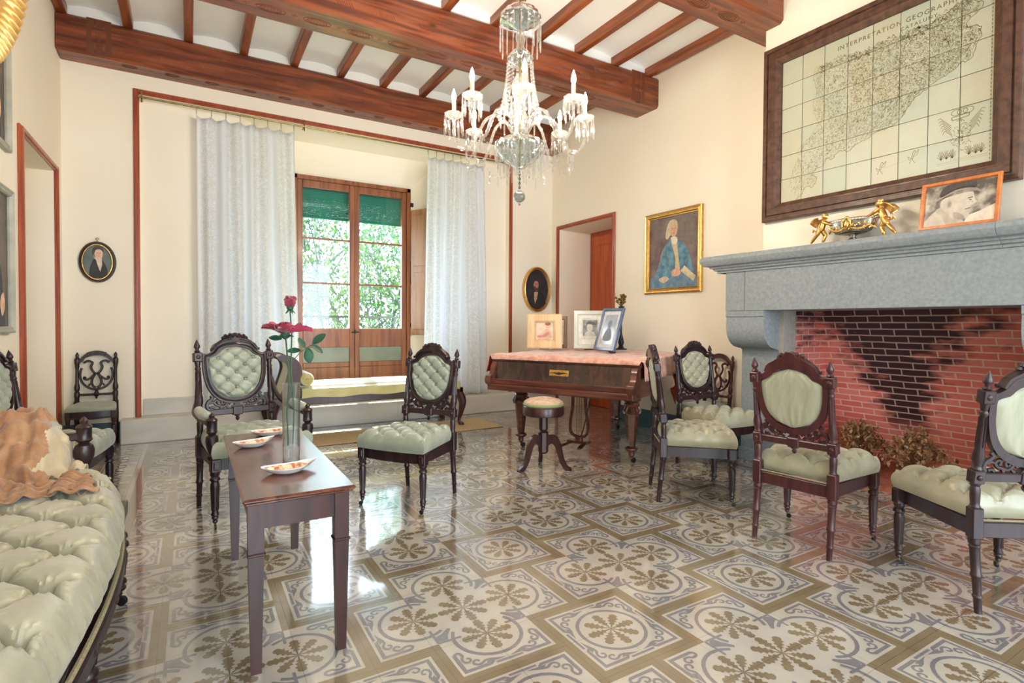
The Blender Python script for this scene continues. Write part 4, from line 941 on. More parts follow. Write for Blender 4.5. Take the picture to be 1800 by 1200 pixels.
# ================================================================ SOFA, SHAWL, SMALL TABLE
so_ = thing('tufted_sofa', 'long cream-green tufted sofa with carved dark rail at the left edge', 'sofa', (0,0,0))
def sofa_xy(u, v):
    y = 1.62+1.36*v; xf = max(-.33, -.218-(.10 if y < 2.05 else .14)*(y-2.05)**2)-.10*max(0, (v-.86)/.14)**2; x = -.92+(xf+.92)*(u+1)/2
    return (x, y-.05*max(0, (v-.8)/.2)*(((u+1)/2)**3))
cu = MB(); k = .90
def sofa_fn(a, b):
    u, v = 2*a-1, 2*b-1; ku, kv = .86, .955; mu, mv = abs(u)/ku, abs(v)/kv; mm = max(mu, mv); x, y = sofa_xy(max(-1,min(1,u/ku)), max(-1,min(1,v/kv)))
    ux, uy = max(-1,min(1,u/ku)), max(-1,min(1,v/kv))
    z1, z0 = .468, .315; nx = (x+.30)/.21; ny = y/.235
    aa, bb = nx+ny, nx-ny; puff, cr, bt = tuft(aa, bb, .050)
    if mm > 1:
        t = ((mm-1)/(1/ku-1)) if mu >= mv else ((mm-1)/(1/kv-1)); t = min(1, t)
        side = 1 if mu >= mv else 0; dx = (1 if u > 0 else -1)*side; dy = (1 if v > 0 else -1)*(1-side)
        q = y if side else x; pl = .006*math.sin(q*95+2*math.sin(q*13))*math.sin(PI*min(1, t*1.05))+.010*(abs(math.sin(PI*q/.235))**.6-.6)*(1-t)
        bul = .020*math.sin(PI*min(1, t*1.1))
        return (x+dx*(bul+pl), y+dy*(bul+pl), (z1-.028)-(z1-.028-z0)*t+.0)
    e = min(1-abs(ux), (1-abs(uy))*3.5); er = min(1, e/.16); rnd = math.sqrt(max(0, 1-(1-er)**2))
    z = z1-.028+.028*rnd; f = min(1, e/.12)
    ra_ = math.atan2(aa-round(aa), bb-round(bb)); rr_ = math.hypot(aa-round(aa), bb-round(bb))
    z += (.058*(-.66*bt-.42*cr+.26*puff))*(.25+.75*f)+.0045*math.sin(ra_*14)*math.exp(-((rr_-.22)/.14)**2)+.0028*math.sin((x*1.3+y*.55)*120+3*math.sin(y*20))*math.exp(-(fb_(bb)/.18)**2)
    return (x, y, z)
def fb_(b): return abs(b-round(b))
cu.grid(sofa_fn, 140, 460); 
for i in range(-8, 6):
    for j in range(0, 28):
        if (i+j) % 2: continue
        x, y = -.30+i*.105, j*.1175
        if -.86 < x < -.26 and .35 < y < 2.85: cu.sph((x, y, .4355), .011, None, 8, None, (1,1,.6))
build('seat', cu, M['satin'], so_)
b = MB()
def edge(off, z): return [(sofa_xy(1, v)[0]+off, sofa_xy(1, v)[1], z) for v in [-1+2*i/60 for i in range(61)]]+[(sofa_xy(u, 1)[0], sofa_xy(u, 1)[1]+off, z) for u in (.9,.7,.4,0,-.5,-1)]
b.tube(edge(.004, .283), .030, 4, None, None, False, (.7,1.2), (0,0,1)); b.tube(edge(.022, .300), .009, 8); b.tube(edge(.020, .262), .008, 8); b.tube(edge(.018, .281), .006, 6)
for k_ in range(9):
    y = .55+k_*.28; b.sph((sofa_xy(1, (y-1.62)/1.36)[0]+.026, y, .281), .016, None, 8, None, (.6,1.2,1)); 
    for d in (-.022, .022): b.sph((sofa_xy(1, (y-1.62)/1.36)[0]+.026, y+d, .281), .009, None, 6)
b.box(-.93, -.24, .30, 2.90, .262, .312); build('seat_rail', b, M['dark'], so_)
b = MB(); b.tube(edge(.020, .316), .007, 6); build('braid_trim', b, M['braid'], so_)
SL = [(.034,.275),(.036,.262),(.026,.252),(.038,.240),(.040,.228),(.027,.218),(.033,.205),(.032,.19),(.022,.105),(.030,.096),(.032,.086),(.022,.078),(.029,.070),(.029,.062),(.016,.05),(.018,.042),(.012,.034)][::-1]
for x, y in ((-.248, 2.56), (-.262, 1.93), (-.32, .95), (-.87, 2.70), (-.87, .60)):
    l = MB(); l.lathe(SL, 16, None, TR(x, y, 0))
    for q in range(10): l.tube([(x+.0315*math.cos(q*PI/5), y+.0315*math.sin(q*PI/5), .198), (x+.0225*math.cos(q*PI/5), y+.0225*math.sin(q*PI/5), .112)], .0038, 4)
    lo = build('leg', l, M['dark'], so_); c = MB(); caster(c, x, y, None, -.5, 1.45); build('caster', c, None, lo)
b = MB(); b.box(-.935, -.885, .30, 2.95, .30, .86, None, .015); b.tube([(-.91, .3, .875), (-.91, 1.0, .90), (-.91, 1.62, .96), (-.91, 2.3, .90), (-.91, 2.95, .875)], .022, 8); build('back_frame', b, M['dark'], so_)
b = MB(); b.grid(lambda u, v: (-.884+.03*math.sin(PI*u)*math.sin(PI*v)+.012*tuft((u*2.6)/.22+v/.4, (u*2.6)/.22-v/.4)[0], .34+2.56*u, .46+.38*v), 90, 20); build('backrest', b, M['satin'], so_)
b = MB(); b.tube([(-.90, 2.955, .640), (-.78, 2.955, .645), (-.60, 2.955, .645), (-.50, 2.955, .640), (-.475, 2.955, .636)], [.030,.038,.040,.034,.016], 14); build('arm_pad', b, M['mint'], so_)
b = MB(); b.box(-.90, -.40, 2.935, 2.975, .585, .618, None, .006); b.lathe([(.030,.44),(.020,.455),(.026,.475),(.036,.515),(.038,.54),(.032,.562),(.018,.572),(.028,.58),(.031,.586),(.028,.594),(.028,.632),(.031,.640),(.026,.648),(.014,.655),(.016,.668),(.007,.680),(.001,.686)], 16, None, TR(-.398, 2.955, 0)); build('armrest', b, M['dark'], so_)
b = MB(); b.grid(lambda u, v: (-.90+.46*u, 2.945+.016*math.sin(PI*u)*math.sin(PI*v), .45+.14*v), 16, 8); build('arm_panel', b, M['satin'], so_)
b = MB(); b.box(-.42, -.376, 2.933, 2.977, .27, .46, None, .005); b.lathe([(r*.92, z) for r, z in SL], 14, None, TR(-.398, 2.955, 0)); build('leg', b, M['dark'], so_)
# shawl thrown over the sofa's far arm and down on the seat
sw = MB(); rr = random.Random(3)
def surf(x, y):
    base = .478+.0
    d = abs(y-2.93); arm = 0
    if x < -.44:
        arm = .700-.9*max(0, d-.05)**1.25*1.7
        arm -= 1.6*max(0, x+.53)
    return max(base, arm)
def shf(a, b):
    x = -.925+.50*a; n0 = 2.38-.06*math.sin(a*5)+.16*(1-a)*.3; y = n0+(3.03-n0)*b
    x += .05*math.sin(b*9+1)*a*a; x += .10*a*max(0, .35-b)*1.6
    z = surf(x, y); w_ = .012*math.sin(x*60+y*38+2*math.sin(y*19))+.010*math.sin(y*85-x*22)+.006*math.sin(x*150+1.3*math.sin(y*40))
    if a > .97: z -= .012
    return (x, y+.012*math.sin(x*40), z+.018+w_*(1 if z > .48 else .8))
sw.grid(shf, 90, 100, M['shawl'])
def fringe(a, b):
    y = 2.42+.30*a; x = -.43+.14*b*(1-.5*a)+.01*math.sin(a*20); return (x, y, .503-.01*b+.010*math.sin(a*42)+.008*math.sin(x*90))
sw.grid(fringe, 40, 14, M['shawl'])
sw.mi(M['shawl2'])
sh_ = build('shawl', sw, None, None, True, 80)
for q in sh_.data.polygons:
    c_ = q.center
    if c_.x > -.515+.03*math.sin(c_.y*30) and c_.y > 2.74+.5*(c_.x+.45) and c_.z < .66 and q.index < 9000: q.material_index = 1
tag(sh_, 'orange lace shawl with cream lining thrown over the end of the sofa', 'shawl')
md = sh_.modifiers.new('thick', 'SOLIDIFY'); md.thickness = .003
# ---- narrow side table
t = thing('side_table', 'narrow red-brown wooden table with tapered legs in front of the armchair', 'table', (.3, 2.35, 0))
b = MB(); b.box(-.168, .172, -.55, .55, .545, .560, None, .006); b.box(-.160, .164, -.542, .542, .538, .547, None, .003); build('tabletop', b, M['red'], t)
b = MB()
for x in (-.142, .128): b.box(x, x+.016, -.50, .48, .455, .540)
for y in (-.515, .455): b.box(-.135, .138, y, y+.016, .455, .540)
build('apron', b, M['redz'], t)
for x in (-.128, .132):
    for y in (-.50, .44):
        l = MB(); vs = []
        for (h_, z) in ((.015, 0), (.0225, .375), (.0235, .54)): vs += [(x-h_, y-h_, z), (x+h_, y-h_, z), (x+h_, y+h_, z), (x-h_, y+h_, z)]
        fs = [(0,3,2,1), (8,9,10,11)]+[(4*j+i, 4*j+(i+1)%4, 4*j+4+(i+1)%4, 4*j+4+i) for j in (0, 1) for i in range(4)]
        l.add(vs, fs); l.box(x-.027, x+.027, y-.027, y+.027, .372, .382, None, .003); build('leg', l, M['redz'], t, False)
# ---- crescent dishes
def dish(label, x, y, rz, s=1.0):
    t = thing('crescent_dish', label, 'dish', (x, y, .5602), rz, 'crescent porcelain dishes')
    def rim(a): 
        r = 1+.0*a; px = .088*math.cos(a); py = .050*math.sin(a)+.016*math.cos(2*a)
        if math.cos(a) > .6: k_ = (math.cos(a)-.6)/.4; px += .022*k_**2; py = py*(1-.75*k_)+.016*k_
        return px*s, py*s
    b = MB(); prof = [(.0,.004),(.45,.004),(.5,.004),(.75,.012),(.95,.023),(1.0,.026),(1.0,.0235),(.93,.019),(.72,.006),(.5,.0),(.0,.0)]
    def fn(u, v):
        i = v*(len(prof)-1); j = min(int(i), len(prof)-2); f = i-j; r = prof[j][0]*(1-f)+prof[j+1][0]*f; z = prof[j][1]*(1-f)+prof[j+1][1]*f
        px, py = rim(2*PI*u); tip = max(0, math.cos(2*PI*u)-.5)*.012*r; return (px*r, py*r, z+tip)
    b.grid(fn, 40, 20); build('bowl', b, M['porc'], t)
    b = MB()
    def f2(u, v):
        r = .5+.40*v; a = .35+u*2.5; px, py = rim(a); z = .0055+(.0 if r < .5 else (r-.5)*.040); return (px*r, py*r, z+.0006)
    b.grid(f2, 24, 6); build('painted_border', b, M['dishp'], t)
dish('crescent dish nearest the camera on the narrow table, in front of the glass vase', .300, 2.075, .12, 1.0)
dish('middle crescent dish at the left side of the narrow table', .232, 2.58, .25, .9)
dish('farthest crescent dish on the narrow table, partly behind the glass vase', .325, 2.80, .1, .95)
# ---- vase and roses
t = thing('glass_vase', 'tall clear cylindrical glass vase holding two roses', 'vase', (.338, 2.255, .5602))
b = MB(); b.lathe([(.0,.0),(.030,0),(.031,.002),(.032,.05),(.033,.30),(.0305,.30),(.0295,.055),(.0,.055)], 28, None, None, False); build('glass_cylinder', b, M['vase'], t)
def petal(mb, c, a, tilt, w_, l_, cup, m=None):
    def fn(u, v):
        uu = 2*u-1; ww = w_*math.sin(PI*(.12+.80*v)**.9)*(1-.12*abs(uu)); x = uu*ww*.5; y = l_*v; z = cup*(v**2)+.28*w_*uu*uu*(1-.6*v)-(.16*l_*v**5)
        return (x, y, z+.006*math.sin(uu*5+v*4))
    mb.grid(fn, 8, 8, m, TR(*c) @ RZ(a) @ Matrix.Rotation(tilt, 4, 'X'))
def rleaf(mb, p, d, ln, w_, m=None):
    d = Vector(d).normalized(); up = Vector((0,-.6,.8)); sd = d.cross(up).normalized(); nn = sd.cross(d)
    def fn(u, v): uu = 2*u-1; return Vector(p)+d*ln*v+sd*(uu*w_*.5*math.sin(PI*min(1, v*.93+.03))**.75)+nn*(-.10*ln*abs(uu)*0+.12*w_*uu*uu-.10*ln*v*v)
    mb.grid(fn, 6, 8, m)
t = thing('rose_stem', 'wide-open crimson rose, the lower flower in the glass vase', 'flower', (0,0,0), 0, 'roses in the vase')
b = MB(); b.tube([(.325, 2.245, .62), (.320, 2.24, .75), (.328, 2.235, .88), (.312, 2.20, 1.02), (.308, 2.195, 1.052)], .0032, 6, None); build('stem', b, M['stem'], t)
b = MB(); c0 = (.308, 2.195, 1.055)
for k_, (a, tl, w_, l_) in enumerate([(1.45,.30,.07,.085),(1.75,.55,.06,.07),(-1.5,.15,.075,.10),(-1.2,.45,.06,.075),(.2,.4,.07,.07),(-.3,.3,.06,.07),(2.6,.25,.065,.08),(3.3,.3,.07,.075),(-2.2,.22,.065,.085),(.8,.3,.065,.08)]): petal(b, c0, a, tl, w_, l_, .012, M['rosea' if k_ % 3 else 'roseb'])
for k_ in range(9): petal(b, (c0[0], c0[1], c0[2]), k_*2.4, 1.15-.02*k_, .045, .045, .01, M['rosea' if k_ % 2 else 'roseb'])
build('petals', b, None, t)
b = MB(); b.lathe([(.003,-.022),(.014,-.014),(.018,-.004),(.015,.004)], 12, None, TR(*c0)); 
for k_ in range(5): rleaf(b, (c0[0], c0[1], c0[2]-.004), (math.cos(k_*1.26), math.sin(k_*1.26), -.2), .032, .014)
rleaf(b, (c0[0]-.012, c0[1], c0[2]-.022), (-1,.2,.2), .045, .034); rleaf(b, (c0[0], c0[1]+.02, c0[2]+.022), (-.7,.5,.2), .05, .03)
build('sepals', b, M['leafr'], t)
t = thing('rose_stem', 'dark red rosebud on the taller stem in the glass vase', 'flower', (0,0,0), 0, 'roses in the vase')
b = MB(); b.tube([(.345, 2.26, .62), (.350, 2.262, .75), (.338, 2.26, .90), (.341, 2.262, 1.05), (.335, 2.26, 1.15)], .003, 6); b.tube([(.340, 2.262, .94), (.365, 2.25, .975), (.395, 2.24, 1.0), (.415, 2.235, 1.012)], .0018, 5); b.tube([(.375, 2.248, .985), (.372, 2.248, 1.01)], .0015, 5); build('stem', b, M['stem'], t)
b = MB()
for k_ in range(10): petal(b, (.335, 2.26, 1.155), k_*2.2, 1.28-.03*k_, .036+.002*k_, .050-.001*k_, .004, M['rosea' if k_ % 2 else 'roseb'])
b.sph((.335, 2.26, 1.178), .017, M['roseb'], 10, None, (1,1,1.3)); build('petals', b, None, t)
b = MB(); b.lathe([(.003,-.012),(.012,-.006),(.014,.004)], 10, None, TR(.335, 2.26, 1.155))
for k_ in range(5): rleaf(b, (.335, 2.26, 1.152), (math.cos(k_*1.26), math.sin(k_*1.26), -.9), .028, .008)
for p, d, l_, w_ in (((.415,2.235,1.012),(.8,-.2,.75),.062,.040), ((.410,2.236,1.008),(.8,-.1,-.55),.052,.032), ((.395,2.24,.998),(.15,0,-1),.060,.040), ((.372,2.248,.985),(-.9,.2,.05),.050,.036), ((.385,2.245,.998),(-.35,.1,.7),.045,.028)): rleaf(b, p, d, l_, w_)
build('leaves', b, M['leafr'], t)
# ================================================================ DAYBED BELOW THE WINDOW
t = thing('daybed', 'low wooden daybed with scrolled head and cabriole legs below the window', 'daybed', (0,0,0))
b = MB(); b.box(.62, 2.52, 5.27, 5.30, .335, .410, None, .005); b.box(.62, 2.52, 5.81, 5.84, .335, .410, None, .005); b.box(2.49, 2.525, 5.27, 5.84, .33, .415, None, .005); b.box(.62, .65, 5.27, 5.84, .335, .41, None, .005); b.box(.64, 2.50, 5.29, 5.82, .345, .36); build('frame', b, M['redz'], t)
hs = sp2([(.66,.335),(.70,.44),(.73,.52),(.755,.60),(.765,.67),(.745,.725),(.70,.75),(.675,.775),(.70,.80),(.76,.80),(.83,.765),(.875,.70),(.885,.62),(.865,.53),(.835,.45),(.83,.40),(.86,.335)], 3)
for y0 in (5.265, 5.81):
    b = MB(); b.prism(hs, y0, y0+.035, 'xz'); build('head_scroll', b, M['redz'], t)
b = MB(); b.prism(sp2([(.70,.36),(.755,.54),(.79,.66),(.765,.73),(.72,.765),(.75,.785),(.80,.76),(.845,.70),(.85,.62),(.825,.52),(.79,.40)], 3), 5.30, 5.81, 'xz'); build('headrest', b, M['cush'], t)
for x, y, sg in ((2.49, 5.30, 1), (.66, 5.30, -1), (2.49, 5.81, 1), (.66, 5.81, -1)):
    b = MB(); b.tube(spline([(x, y, .35), (x+sg*.03, y-.02, .26), (x+sg*.015, y-.012, .14), (x-sg*.0, y-.0, .06), (x+sg*.015, y-.02, .02), (x+sg*.04, y-.04, .012)], 4), [.045,.046,.047,.046,.043,.040,.036,.032,.028,.025,.022,.020,.018,.018,.019,.022,.025,.024,.022,.016,.012], 10); build('leg', b, M['redz'], t)
b = MB()
def mt(a, c):
    u, v = 2*a-1, 2*c-1; mm = max(abs(u), abs(v)); k_ = .9; x = .88+1.60*(max(-1,min(1,u/k_))+1)/2; y = 5.255+.57*(max(-1,min(1,v/k_))+1)/2
    if mm > k_: tt = (mm-k_)/(1-k_); return (x, y-.008*math.sin(PI*tt)*(1 if v < 0 else -1), .485-.085*tt+.006*math.sin(x*14)*tt)
    return (x, y, .485+.018*math.sqrt(max(0, 1-(mm/k_)**4)))
b.grid(mt, 60, 20); build('mattress', b, M['yellow'], t)
b = MB(); b.box(.86, 2.49, 5.30, 5.80, .495, .512, None, .008); tag(build('throw', b, M['cush']), 'cream throw laid flat along the top of the daybed mattress', 'throw')
t = thing('bolster', 'round gold silk bolster at the head of the daybed', 'bolster', (.925, 5.26, .572))
b = MB(); b.tube([(0,0,0), (0,.02,0), (0,.5,0), (0,.52,0)], [.055,.064,.064,.055], 24, M['yellow'])
for k_ in range(16): b.tube([(.012*math.cos(k_*PI/8), -.006, .012*math.sin(k_*PI/8)), (.054*math.cos(k_*PI/8), .0, .054*math.sin(k_*PI/8))], .0055, 5, M['yellow'])
build('bolster_cover', b, None, t); b = MB(); b.sph((0,-.008,0), .012, None, 8); build('button', b, M['goldp'], t)
b = MB(); b.box(.75, 2.86, 4.98, 5.56, .0035, .010, None, .003); tag(build('straw_mat', b, M['straw']), 'tan straw mat on the floor under the daybed', 'mat')
# ================================================================ PIANO
PR = math.radians(-62.5); t = thing('grand_piano', 'old rosewood grand piano with closed fallboard and hexagonal tapered legs', 'piano', (2.475, 3.49, 0), PR)
OUTL = [(-.655,.10),(.655,.10),(.655,.98),(.60,1.24),(.42,1.52),(.12,1.72),(-.28,1.78),(-.655,1.66)]
b = MB(); b.prism(OUTL[:2]+sp2(OUTL[2:], 4), .55, .775, 'xy'); build('case', b, M['pianow'], t)
b = MB(); b.prism([(x*1.015, y) for x, y in OUTL[:2]]+[(x*1.015, y*1.005) for x, y in sp2(OUTL[2:], 4)], .777, .812, 'xy'); build('lid', b, M['pianow'], t)
b = MB(); b.box(-.64, .64, -.02, .40, .540, .592, None, .006); b.box(-.628, .628, -.012, .02, .592, .636, None, .005); b.box(-.60, .60, -.022, -.016, .548, .582, None, .003); b.box(-.60, .60, .30, 1.1, .53, .56); build('keybed', b, M['pianow'], t)
b = MB(); b.prism([(.035,.62),(.045,.638),(.085,.775),(.102,.775),(.102,.62)], -.60, .60, 'yz'); build('fallboard', b, M['pianod'], t)
for sg in (-1, 1):
    b = MB(); b.prism(sp2([(-.030,.595),(-.042,.62),(-.035,.652),(-.005,.664),(.020,.676),(.035,.705),(.050,.745),(.075,.775)], 4)+[(.12,.775),(.12,.585),(-.02,.585)], min(sg*.60, sg*.645), max(sg*.60, sg*.645), 'yz')
    b.tube([(sg*.595, -.005, .625), (sg*.650, -.005, .625)], .038, 14); build('cheek', b, M['pianow'], t)
b = MB(); T_ = TR(0,.063,.706) @ Matrix.Rotation(-.215, 4, 'X')
b.box(-.085, .085, -.004, -.001, -.024, .024, M['gold'], .001, T_)
for k_ in range(-3, 4):
    b.tube([(0, -.006, -.012), (k_*.020, -.006, .008-.002*abs(k_)), (k_*.026, -.006, -.004)], .003, 5, M['iron'], T_)
b.sph((0,-.006,0), .010, M['iron'], 8, T_, (1,.4,1)); build('brass_ornament', b, None, t)
HX = [(.030,.125),(.056,.385),(.056,.395)]
for x, y in ((-.51, .33), (.51, .33), (-.1, 1.60)):
    b = MB(); TT = TR(x, y, 0)
    b.lathe([(.072,.552),(.072,.500),(.056,.485),(.062,.470),(.052,.440),(.066,.420),(.060,.400),(.050,.392)], 20, None, TT)
    for q in range(10): b.tube([(x+.055*math.cos(q*.628), y+.055*math.sin(q*.628), .45), (x+.070*math.cos(q*.628), y+.070*math.sin(q*.628), .418), (x+.058*math.cos(q*.628), y+.058*math.sin(q*.628), .395)], .010, 5)
    b.lathe(HX, 6, None, TT @ RZ(.3)); b.lathe([(.028,.135),(.050,.122),(.052,.112),(.046,.100),(.026,.092),(.024,.060),(.014,.045)], 16, None, TT)
    lo = build('leg', b, M['pianow'], t, True, 25); c = MB(); caster(c, x, y, None, 1.0, 1.7); build('caster', c, None, lo)
b = MB(); 
for sg in (-1, 1):
    P = [(sg*x, .45, z) for x, z in sp2([(.058,.515),(.060,.44),(.064,.36),(.080,.27),(.082,.19),(.060,.145),(.0,.125)], 4)]; b.tube(P, .013, 6, None, None, False, (1.6,1), (0,1,0))
b.box(-.07, .07, .43, .47, .47, .54, None, .005); b.box(-.03, .03, .425, .475, .09, .135, None, .008); b.box(-.10, .10, .41, .49, .075, .098, None, .008); b.tube([(0,.48,.10),(0,.62,.30),(0,.72,.545)], .006, 6); build('lyre', b, M['pianow'], t)
b = MB()
for x in (-.02, 0, .02): b.tube([(x, .45, .12), (x, .45, .50)], .003, 5)
build('lyre_rod', b, M['brass'], t)
for x in (-.06, .06):
    b = MB(); b.tube([(x, .44, .085), (x*1.3, .33, .078), (x*1.5, .26, .070)], [.010,.014,.011], 6, None, None, False, (1.8,.6), (1,0,0)); build('pedal', b, M['brass'], t)
# cloth over the piano lid
PO = [Vector(p) for p in OUTL[:2]+sp2(OUTL[2:], 4)]
PO = [Vector((p.x*1.015, p.y*1.005)) for p in PO]
def pdist(q):
    best = None; ins = False; n = len(PO)
    for i in range(n):
        a, b_ = PO[i], PO[(i+1) % n]; ab = b_-a; s_ = max(0, min(1, (q-a).dot(ab)/ab.length_squared)); c_ = a+ab*s_; d_ = (q-c_).length
        if best is None or d_ < best[0]: best = (d_, c_)
        if (a.y > q.y) != (b_.y > q.y) and q.x < (b_.x-a.x)*(q.y-a.y)/(b_.y-a.y)+a.x: ins = not ins
    return best[0], best[1], ins
b = MB()
def clf(u, v):
    x = -.80+1.60*u; y = .085+1.66*v
    q = Vector((x, y)); d_, c_, ins = pdist(q); wr = .006*math.sin(x*22+3*math.sin(y*9))+.005*math.sin(y*31+x*8)
    if ins: return (x, y, .830+wr+.010*math.exp(-((y-.14)/.05)**2))
    n_ = (q-c_); n_ = n_/n_.length if n_.length > 1e-6 else Vector((0,-1)); 
    if y < .12 and abs(x) < .66: d_ *= 2.6
    o_ = (.022+.10*d_ if x > -.6 else .022+.38*d_)+.012*math.sin((c_.x+c_.y)*46)*min(1, d_*10); p = c_+n_*o_
    return (p.x, p.y, .832-max(0, d_-.012)*1.25+.0)
b.grid(clf, 96, 80, M['cloth']); cb = build('piano_cloth', b, None, None, True, 80, False)
md = cb.modifiers.new('thick', 'SOLIDIFY'); md.thickness = .003
cb.data.materials.append(M['clothr']); md.material_offset = 1
cb.location = (2.475, 3.49, 0); cb.rotation_euler = (0, 0, PR); tag(cb, 'faded rose brocade cloth draped over the piano lid', 'cloth')
# ---- piano stool
t = thing('piano_stool', 'round piano stool with needlepoint seat on a three-legged pedestal', 'stool', (2.305, 3.405, 0))
b = MB(); b.lathe([(.12,.405),(.152,.408),(.158,.415),(.158,.470),(.152,.480),(.12,.482)], 36); build('seat_drum', b, M['redz'], t)
b = MB(); b.lathe([(.150,.478),(.157,.486),(.157,.496),(.150,.502)], 36); build('braid_trim', b, M['gimpg'], t)
b = MB(); b.lathe([(.150,.494),(.146,.512),(.120,.528),(.07,.540),(.015,.548),(.0,.549)], 36, None, None, False); build('cushion', b, M['needle'], t)
b = MB(); b.lathe([(.034,.408),(.034,.30),(.026,.29),(.040,.275),(.040,.13),(.028,.115),(.001,.112)], 8); build('pedestal', b, M['redz'], t)
for a in (PI, -.87, 1.10):
    b = MB(); T_ = RZ(a)
    b.prism(sp2([(.034,.255),(.075,.262),(.115,.235),(.140,.180),(.155,.110),(.180,.045),(.215,.018),(.222,.0)], 4)+sp2([(.178,.0),(.160,.020),(.135,.060),(.115,.120),(.095,.175),(.070,.195),(.034,.170)], 4), -.014, .014, 'xz', None, T_); build('leg', b, M['redz'], t)
# ================================================================ PICTURES
class Art:
    """flat painted shapes stacked in thin layers on a canvas; x right, z up, viewer at -y"""
    def __init__(s): s.mb = MB(); s.l = 0
    def p(s, pts, c, r=.7, n=0, closed=True):
        s.l += 1; q = sp2(pts, n, True) if n else pts
        m = c if not isinstance(c, tuple) else flat('%.3f_%.3f_%.3f' % c, c, r)
        s.mb.poly([(x, -.0003*s.l, z) for x, z in q], m); return s
    def e(s, cx, cz, rx, rz, c, n=20): return s.p(ell(cx, cz, rx, rz, n), c)
    def line(s, pts, w_, c):
        s.l += 1; m = c if not isinstance(c, tuple) else flat('%.3f_%.3f_%.3f' % c, c)
        for (a, b) in zip(pts, pts[1:]):
            a, b = Vector(a), Vector(b); t = (b-a); 
            if t.length < 1e-6: continue
            t.normalize(); n_ = Vector((-t.y, t.x))*w_/2
            s.mb.add([(a.x-n_.x, -.0003*s.l, a.y-n_.y), (b.x-n_.x, -.0003*s.l, b.y-n_.y), (b.x+n_.x, -.0003*s.l, b.y+n_.y), (a.x+n_.x, -.0003*s.l, a.y+n_.y)], [(0,1,2,3)], m)
        return s
def rect_frame(mb, w, h, fw, prof, m=None, T=None):
    """prof: (distance inwards from the outer edge, height towards the viewer)"""
    rings = [[(-w/2+d, -y, -h/2+d), (w/2-d, -y, -h/2+d), (w/2-d, -y, h/2-d), (-w/2+d, -y, h/2-d)] for d, y in prof]
    vs = [v for r in rings for v in r]; fs = []
    for j in range(len(rings)-1):
        for i in range(4): fs.append((4*j+i, 4*j+(i+1)%4, 4*j+4+(i+1)%4, 4*j+4+i))
    mb.add(vs, fs, m, T)
def oval_frame(mb, rx, rz, prof, m=None, n=48):
    vs = []; fs = []
    for d, y in prof:
        for i in range(n): vs.append(((rx-d)*math.cos(2*PI*i/n), -y, (rz-d)*math.sin(2*PI*i/n)))
    for j in range(len(prof)-1):
        for i in range(n): fs.append((j*n+i, j*n+(i+1)%n, (j+1)*n+(i+1)%n, (j+1)*n+i))
    mb.add(vs, fs, m)
def hang(name, label, cat, loc, rz, tiltx=0, group=None):
    t = thing(name, label, cat, loc, rz, group); t.rotation_euler = (tiltx, 0, rz); return t
skin = (.62,.36,.24); skin2 = (.70,.45,.32)
# blue-coated gentleman, right wall
t = hang('framed_portrait', 'gilt framed oil portrait of a seated man in a blue coat, right wall', 'painting', (XR, 3.885, 1.835), -PI/2)
b = MB(); rect_frame(b, .745, .83, .055, [(0,0),(0,.030),(.008,.036),(.016,.030),(.022,.030),(.030,.040),(.040,.036),(.048,.020),(.056,.016),(.056,.004)], M['gold']); build('frame', b, None, t, True, 30)
a = Art(); W_, H_ = .318, .362
a.p([(-W_,-H_),(W_,-H_),(W_,H_),(-W_,H_)], mat('portrait_ground', (.13,.085,.08), .5, c2=(.24,.18,.17), scale=7, detail=6))
a.p([(.02,.36),(.28,.36),(.30,.05),(.06,.05)], (.17,.14,.12)); a.p([(-.22,-.30),(-.20,-.02),(-.10,.06),(-.05,-.10)], (.22,.07,.06), n=4)
coat = mat('blue_coat_paint', (.055,.14,.21), .45, c2=(.17,.33,.42), scale=16, detail=7)
a.p([(-.24,-.33),(-.20,-.12),(-.14,.04),(-.06,.11),(-.03,.135),(.03,.14),(.07,.11),(.15,.06),(.21,-.06),(.27,-.22),(.24,-.33)], coat, n=4)
a.p([(-.30,-.36),(.31,-.36),(.31,-.27),(.12,-.24),(-.10,-.27),(-.30,-.25)], mat('blue_table_paint', (.08,.17,.27), .45, c2=(.20,.30,.38), scale=12), n=3)
a.p([(-.03,.115),(.04,.115),(.055,.03),(.075,-.10),(.085,-.19),(.03,-.20),(.03,-.08),(.0,.02)], (.55,.44,.26), n=3)
a.p([(-.035,.145),(.04,.145),(.05,.09),(.0,.075)], (.66,.58,.46), n=3)
a.p([(-.105,.155),(-.09,.255),(-.05,.315),(.005,.325),(.045,.30),(.055,.25),(.04,.20),(-.04,.17),(-.075,.135)], (.52,.43,.29), n=4)
a.e(.005,.215,.046,.066, mat('painted_skin', (.55,.33,.23), .5, c2=(.68,.43,.30), scale=14)); a.e(-.018,.283,.03,.014,(.52,.43,.29)); a.e(-.012,.232,.007,.004,(.12,.08,.06)); a.e(.024,.232,.007,.004,(.12,.08,.06)); a.line([(-.022,.242),(-.003,.243)], .004, (.32,.20,.14)); a.line([(.016,.243),(.034,.241)], .004, (.32,.20,.14)); a.line([(.008,.232),(.013,.205),(.004,.203)], .004, (.42,.22,.15)); a.line([(-.008,.186),(.022,.187)], .005, (.45,.14,.11)); a.e(-.015,.205,.012,.010,(.66,.33,.25)); a.e(.03,.206,.009,.010,(.66,.33,.25))
a.p([(-.02,-.20),(.05,-.17),(.10,-.20),(.09,-.24),(.0,-.25)], skin, n=3); a.p([(.10,-.20),(.15,-.15),(.29,-.26),(.26,-.31)], (.58,.50,.33)); a.p([(-.19,-.27),(-.11,-.24),(-.05,-.27),(-.12,-.31)], (.50,.42,.33), n=3)
